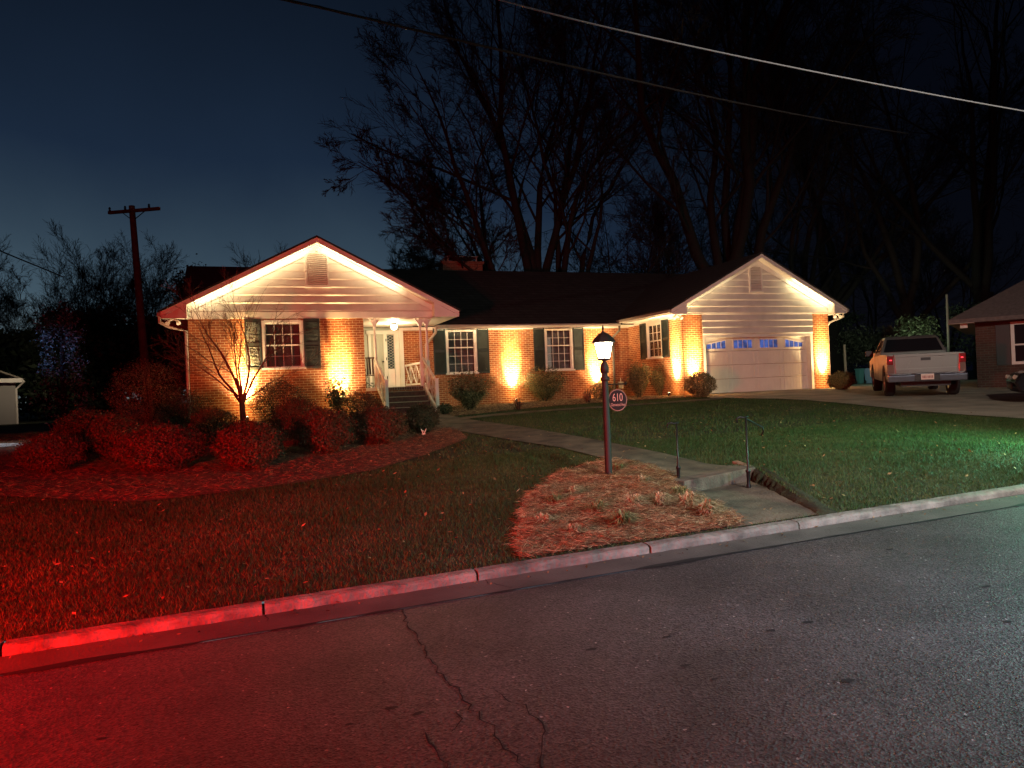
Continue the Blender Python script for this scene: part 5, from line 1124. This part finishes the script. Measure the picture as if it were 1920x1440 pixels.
# things lit behind the pickup
for (x, y0, y1, d, lab) in ((1778, 655, 552, 37, 'tall pale post catching light behind the pickup, above its tailgate'), (1586, 697, 646, 33, 'short pale post at the back of the driveway right of the garage'),
                            (1784 - 118, 690, 645, 41, 'thin dark post between pickup cab and garage')):
    a = W(x, y0, d); b = W(x - 3, y1, d); a[2] = min(a[2], 0.1); o = MB().tube([(a[0], a[1], -.1), b], [.06, .05], 8).build('fence_post', mat('pale_post', (.5, .5, .38), .7), None); tag(o, lab, 'post')
for i, (x, y, w, h, col, lab) in enumerate(((1612, 705, 11, 24, (.05, .14, .14), 'teal plastic bin standing lit behind the driveway'), (1631, 703, 14, 26, (.14, .24, .34), 'pale blue plastic bin beside the teal one behind the pickup'))):
    b = W(x, y, 38); s = 38 / FPX; bo = empty('plastic_bin', (b[0], b[1], ground(b[0], -1)), lab, 'bin', 'plastic bins behind the driveway'); mm = mat('bin_%s' % ('teal' if i == 0 else 'blue'), col, .5)
    hw = w * s / 2; H = .72; z = ground(b[0], -1)
    m = MB(); m.add([(b[0] - hw * .8, b[1] - hw * .8, z), (b[0] + hw * .8, b[1] - hw * .8, z), (b[0] + hw * .8, b[1] + hw * .8, z), (b[0] - hw * .8, b[1] + hw * .8, z), (b[0] - hw, b[1] - hw, z + H), (b[0] + hw, b[1] - hw, z + H), (b[0] + hw, b[1] + hw, z + H), (b[0] - hw, b[1] + hw, z + H)], [(0, 3, 2, 1), (4, 5, 6, 7), (0, 1, 5, 4), (1, 2, 6, 5), (2, 3, 7, 6), (3, 0, 4, 7)]); m.build('bin_body', mm, bo, bevel=.02)
    m = MB(); m.box(b[0] - hw - .03, b[1] - hw - .03, z + H + .001, b[0] + hw + .03, b[1] + hw + .03, z + H + .06); m.build('lid', mm, bo, bevel=.02)
    m = MB()
    for s_ in (-1, 1): m.tube([(b[0] + s_ * hw * .8, b[1] + hw * .9, z + .1), (b[0] + s_ * hw, b[1] + hw * .9, z + .1)], .1, 10)
    m.build('wheel', RUBBER, bo)
BINPOS = W(1625, 690, 35.5)
# pale driveway strip of the left neighbour
l0 = [G(-60, 842), G(0, 840), G(48, 836)]; l1 = [G(-60, 833), G(0, 832.5), G(48, 832)]
ribbon('neighbour_driveway', l0, l1, mat('pale_concrete', (.5, .5, .5), .9), ground, .02, 3, 6, kind='structure')

# ------------------------------------------------------------------ light
def spot(name, loc, target, energy, col, angle, blend=.8, size=.03):
    l = bpy.data.lights.new(name, 'SPOT'); l.energy = energy; l.color = col; l.spot_size = math.radians(angle); l.spot_blend = blend; l.shadow_soft_size = size
    o = bpy.data.objects.new(name, l); COL.objects.link(o); o.location = Vector([float(c) for c in loc]); d = Vector([float(c) for c in target]) - o.location; o.rotation_euler = d.to_track_quat('-Z', 'Y').to_euler(); return o
def point(name, loc, energy, col, size=.05):
    l = bpy.data.lights.new(name, 'POINT'); l.energy = energy; l.color = col; l.shadow_soft_size = size; o = bpy.data.objects.new(name, l); COL.objects.link(o); o.location = Vector([float(c) for c in loc]); return o
WARM = (1, .56, .18); WARM2 = (1, .70, .34)
for i, (u, v, w) in enumerate(UPL):
    z = ground(u, min(v, -.2)) + .17; k = (1.2, 1.0, 1.1, 1.1, 1.0, .8, .9)[i]
    if i == 4: dx, dy = 1, 0
    else: dx, dy = 0, 1
    spot('uplight_beam', (u, v, z), (u + dx * .42, v + dy * .42, z + .92), 16000 * k, WARM, 40, 1)
    spot('uplight_wash', (u, v, z), (u + dx * .25, v + dy * .25, z + 2.6), 1150 * k, WARM2, 100, 1)
    spot('uplight_spill', (u, v, z), (u + dx * .3, v + dy * .3, z + 2.0), 60 * k, WARM, 168, 1); point('uplight_glow', (u, v, z + .06), (28 if i > 4 else 14) * k, WARM, .03)
def strip(name, a, b, aim, energy, col=(1, .84, .46)):       # added area lamp without a fixture, brightens soffit and boards
    a = np.array(a, float); b = np.array(b, float); l = bpy.data.lights.new(name, 'AREA'); l.shape = 'RECTANGLE'; l.size = float(np.linalg.norm(b - a)); l.size_y = .03; l.energy = energy; l.color = col
    o = bpy.data.objects.new(name, l); COL.objects.link(o); x = Vector(tuple((b - a) / np.linalg.norm(b - a))); z = -Vector(aim).normalized(); y = z.cross(x).normalized(); z = x.cross(y)
    o.matrix_world = Matrix.Translation(Vector(tuple((a + b) / 2))) @ Matrix((x, y, z)).transposed().to_4x4(); return o
for (ga, gh, sl, pl, s, f0, f1, e) in ((GA, GH, SL, 0, -1, .15, 3.6, 19), (GA, GH, SL, 0, 1, .1, 2.6, 14), (GA2, GH2, SL2, VG, 1, 1.5, 3.3, 14), (GA2, GH2, SL2, VG, -1, 1.2, 3.2, 2.5)):
    zt = gh - TH - .04; strip('rake_fill', (ga + s * f0, pl - OV + .05, zt - f0 * sl), (ga + s * f1, pl - OV + .05, zt - f1 * sl), (0, 1, .15), e)
strip('eave_fill', (8.4, VE + .06, ZT - .02), (12.3, VE + .06, ZT - .02), (0, 1, .12), 14); strip('eave_fill', (14.4, VE + .06, ZT - .02), (16.0, VE + .06, ZT - .02), (0, 1, .12), 7)
strip('eave_fill', (16.15, VG + .1, ZT - .02), (16.15, .9, ZT - .02), (1, 0, .12), 8)
point('porch_lamp', (6.45, 1.6, ZT - .40), 130, (1, .72, .38), .1)
point('lantern_lamp', (LANTERN[0], LANTERN[1], LANTERN[2] - .25), 30, (1, .75, .45), .06)
# unseen lamps round the camera: neutral street lamp, red left, cool right, green far right
c = CAMP; R3 = np.array([RT[0], RT[1], 0]); F3 = np.array([FW[0], FW[1], 0])
spot('street_lamp_light', c + R3 * 7 - F3 * 3 + up * 7, c + F3 * 17 + R3 * 8.5 - up * 1, 7400, (1, .9, .76), 74, 1, .15)
spot('road_fill_light', c + R3 * 5.6 - F3 * 2 + up * 5, c + F3 * 5.5 + R3 * 5.0 - up * 1.6, 2900, (1, .92, .84), 74, 1, .15)  # added fill lamp, lifts the road surface only
spot('red_yard_light', c - R3 * 5.8 + F3 * .4 - up * .55, c - R3 * 5.0 + F3 * 12 - up * .1, 5200, (1, .006, .003), 72, 1, .08)  # red source out of view at left, this share for the yard
spot('red_kerb_light', c - R3 * 5.6 + F3 * 1.2 - up * 1.0, c - R3 * 3.9 + F3 * 5.8 - up * 1.5, 4300, (1, .006, .003), 84, 1, .1)  # added second red lamp, kept low for the kerb face
spot('red_road_light', c - R3 * 5.2 + F3 * 1.4 + up * .8, c - R3 * 3.0 + F3 * 3.2 - up * 1.6, 2300, (1, .004, .002), 104, 1, .1)  # added third red lamp for the left part of the road
spot('cool_side_light', c + R3 * 7 + F3 * 1.5 + up * 1.6, c + R3 * 4.6 + F3 * 4.2 - up * 1.6, 2400, (.5, .7, 1), 84, 1, .1)  # cool source out of view at right
gl = G(2000, 850); spot('green_edge_light', gl + up * 1.2 + R3 * .8 - F3 * .3, gl - R3 * 1.0 + F3 * .3, 950, (.25, 1, .6), 150, 1, .05)  # green source out of view beyond the right edge
point('yard_light', BINPOS + up * 1.2, 110, (.75, 1, .75), .1)
spot('yard_light', W(1730, 640, 36), W(1722, 610, 40), 380, (.85, 1, .7), 70, 1, .1)
spot('blue_shrub_light', W(-420, 655, 20), W(118, 660, 27.5), 1300, (.2, .42, 1), 16, 1, .1)
spot('neighbour_garage_light', lc + np.array([1.5, -4, 1.2]), lc, 260, (1, .8, .55), 80, 1, .1)
spot('neighbour_drive_light', G(-40, 838) + up * 1.6, G(20, 835), 60, (.8, .9, 1), 100, 1, .1)
# moon: weak bluish sun lamp added as ambient fill
sl_ = bpy.data.lights.new('fill_sun', 'SUN'); sl_.energy = .02; sl_.angle = math.radians(.5); sl_.color = (.7, .8, 1); so = bpy.data.objects.new('fill_sun', sl_); COL.objects.link(so); so.rotation_euler = (math.radians(50), 0, math.radians(30))
# night sky: twilight glow low on the left of the view fading to black at right and overhead
w = bpy.data.worlds.new('World'); S.world = w; w.use_nodes = True; nt = w.node_tree; L = nt.links.new; bg = nt.nodes['Background']
sky = nt.nodes.new('ShaderNodeTexSky'); sky.sky_type = 'NISHITA'; sky.sun_disc = False; sky.sun_elevation = math.radians(-3); sky.sun_rotation = math.radians(-10)
geo = nt.nodes.new('ShaderNodeTexCoord'); sp_ = nt.nodes.new('ShaderNodeSeparateXYZ'); L(geo.outputs['Generated'], sp_.inputs[0])
def mth(op, a, b=None, c=None):
    n = nt.nodes.new('ShaderNodeMath'); n.operation = op
    for i, x in enumerate((a, b, c)):
        if x is None: continue
        if isinstance(x, (int, float)): n.inputs[i].default_value = x
        else: L(x, n.inputs[i])
    return n.outputs[0]
dl = np.array([math.sin(YAW - .42), math.cos(YAW - .42)])    # compass direction of the glow
dot = mth('ADD', mth('MULTIPLY', sp_.outputs[0], float(dl[0])), mth('MULTIPLY', sp_.outputs[1], float(dl[1])))
az = mth('MAXIMUM', mth('MULTIPLY_ADD', dot, 3.4, -2.35), 0.0)     # falls off away from it
elev = mth('MAXIMUM', sp_.outputs[2], 0.0)
lo = mth('POWER', 2.718, mth('MULTIPLY', elev, -4.2))
n1 = nt.nodes.new('ShaderNodeTexNoise'); n1.inputs['Scale'].default_value = 3; n1.inputs['Detail'].default_value = 5; L(geo.outputs['Generated'], n1.inputs['Vector'])
cl = mth('MULTIPLY_ADD', n1.outputs['Fac'], .7, .65)
fac = mth('MULTIPLY', mth('MULTIPLY', az, lo), cl)
ramp = nt.nodes.new('ShaderNodeValToRGB'); L(fac, ramp.inputs[0]); cr = ramp.color_ramp
cr.elements[0].position = 0; cr.elements[0].color = (.0004, .0007, .0018, 1); cr.elements[1].position = 1; cr.elements[1].color = (.062, .082, .085, 1)
e = cr.elements.new(.25); e.color = (.0042, .009, .019, 1); e = cr.elements.new(.6); e.color = (.022, .038, .052, 1)
mx = nt.nodes.new('ShaderNodeMix'); mx.data_type = 'RGBA'; mx.blend_type = 'ADD'; mx.inputs[0].default_value = 1
sc_ = nt.nodes.new('ShaderNodeMix'); sc_.data_type = 'RGBA'; sc_.blend_type = 'MULTIPLY'; sc_.inputs[0].default_value = 1; L(sky.outputs[0], sc_.inputs[6]); sc_.inputs[7].default_value = (.003, .003, .003, 1)
L(ramp.outputs[0], mx.inputs[6]); L(sc_.outputs[2], mx.inputs[7]); L(mx.outputs[2], bg.inputs['Color']); bg.inputs['Strength'].default_value = 2.25
S.view_settings.view_transform = 'Standard'; S.view_settings.look = 'None'; S.view_settings.exposure = 0; S.view_settings.gamma = 1
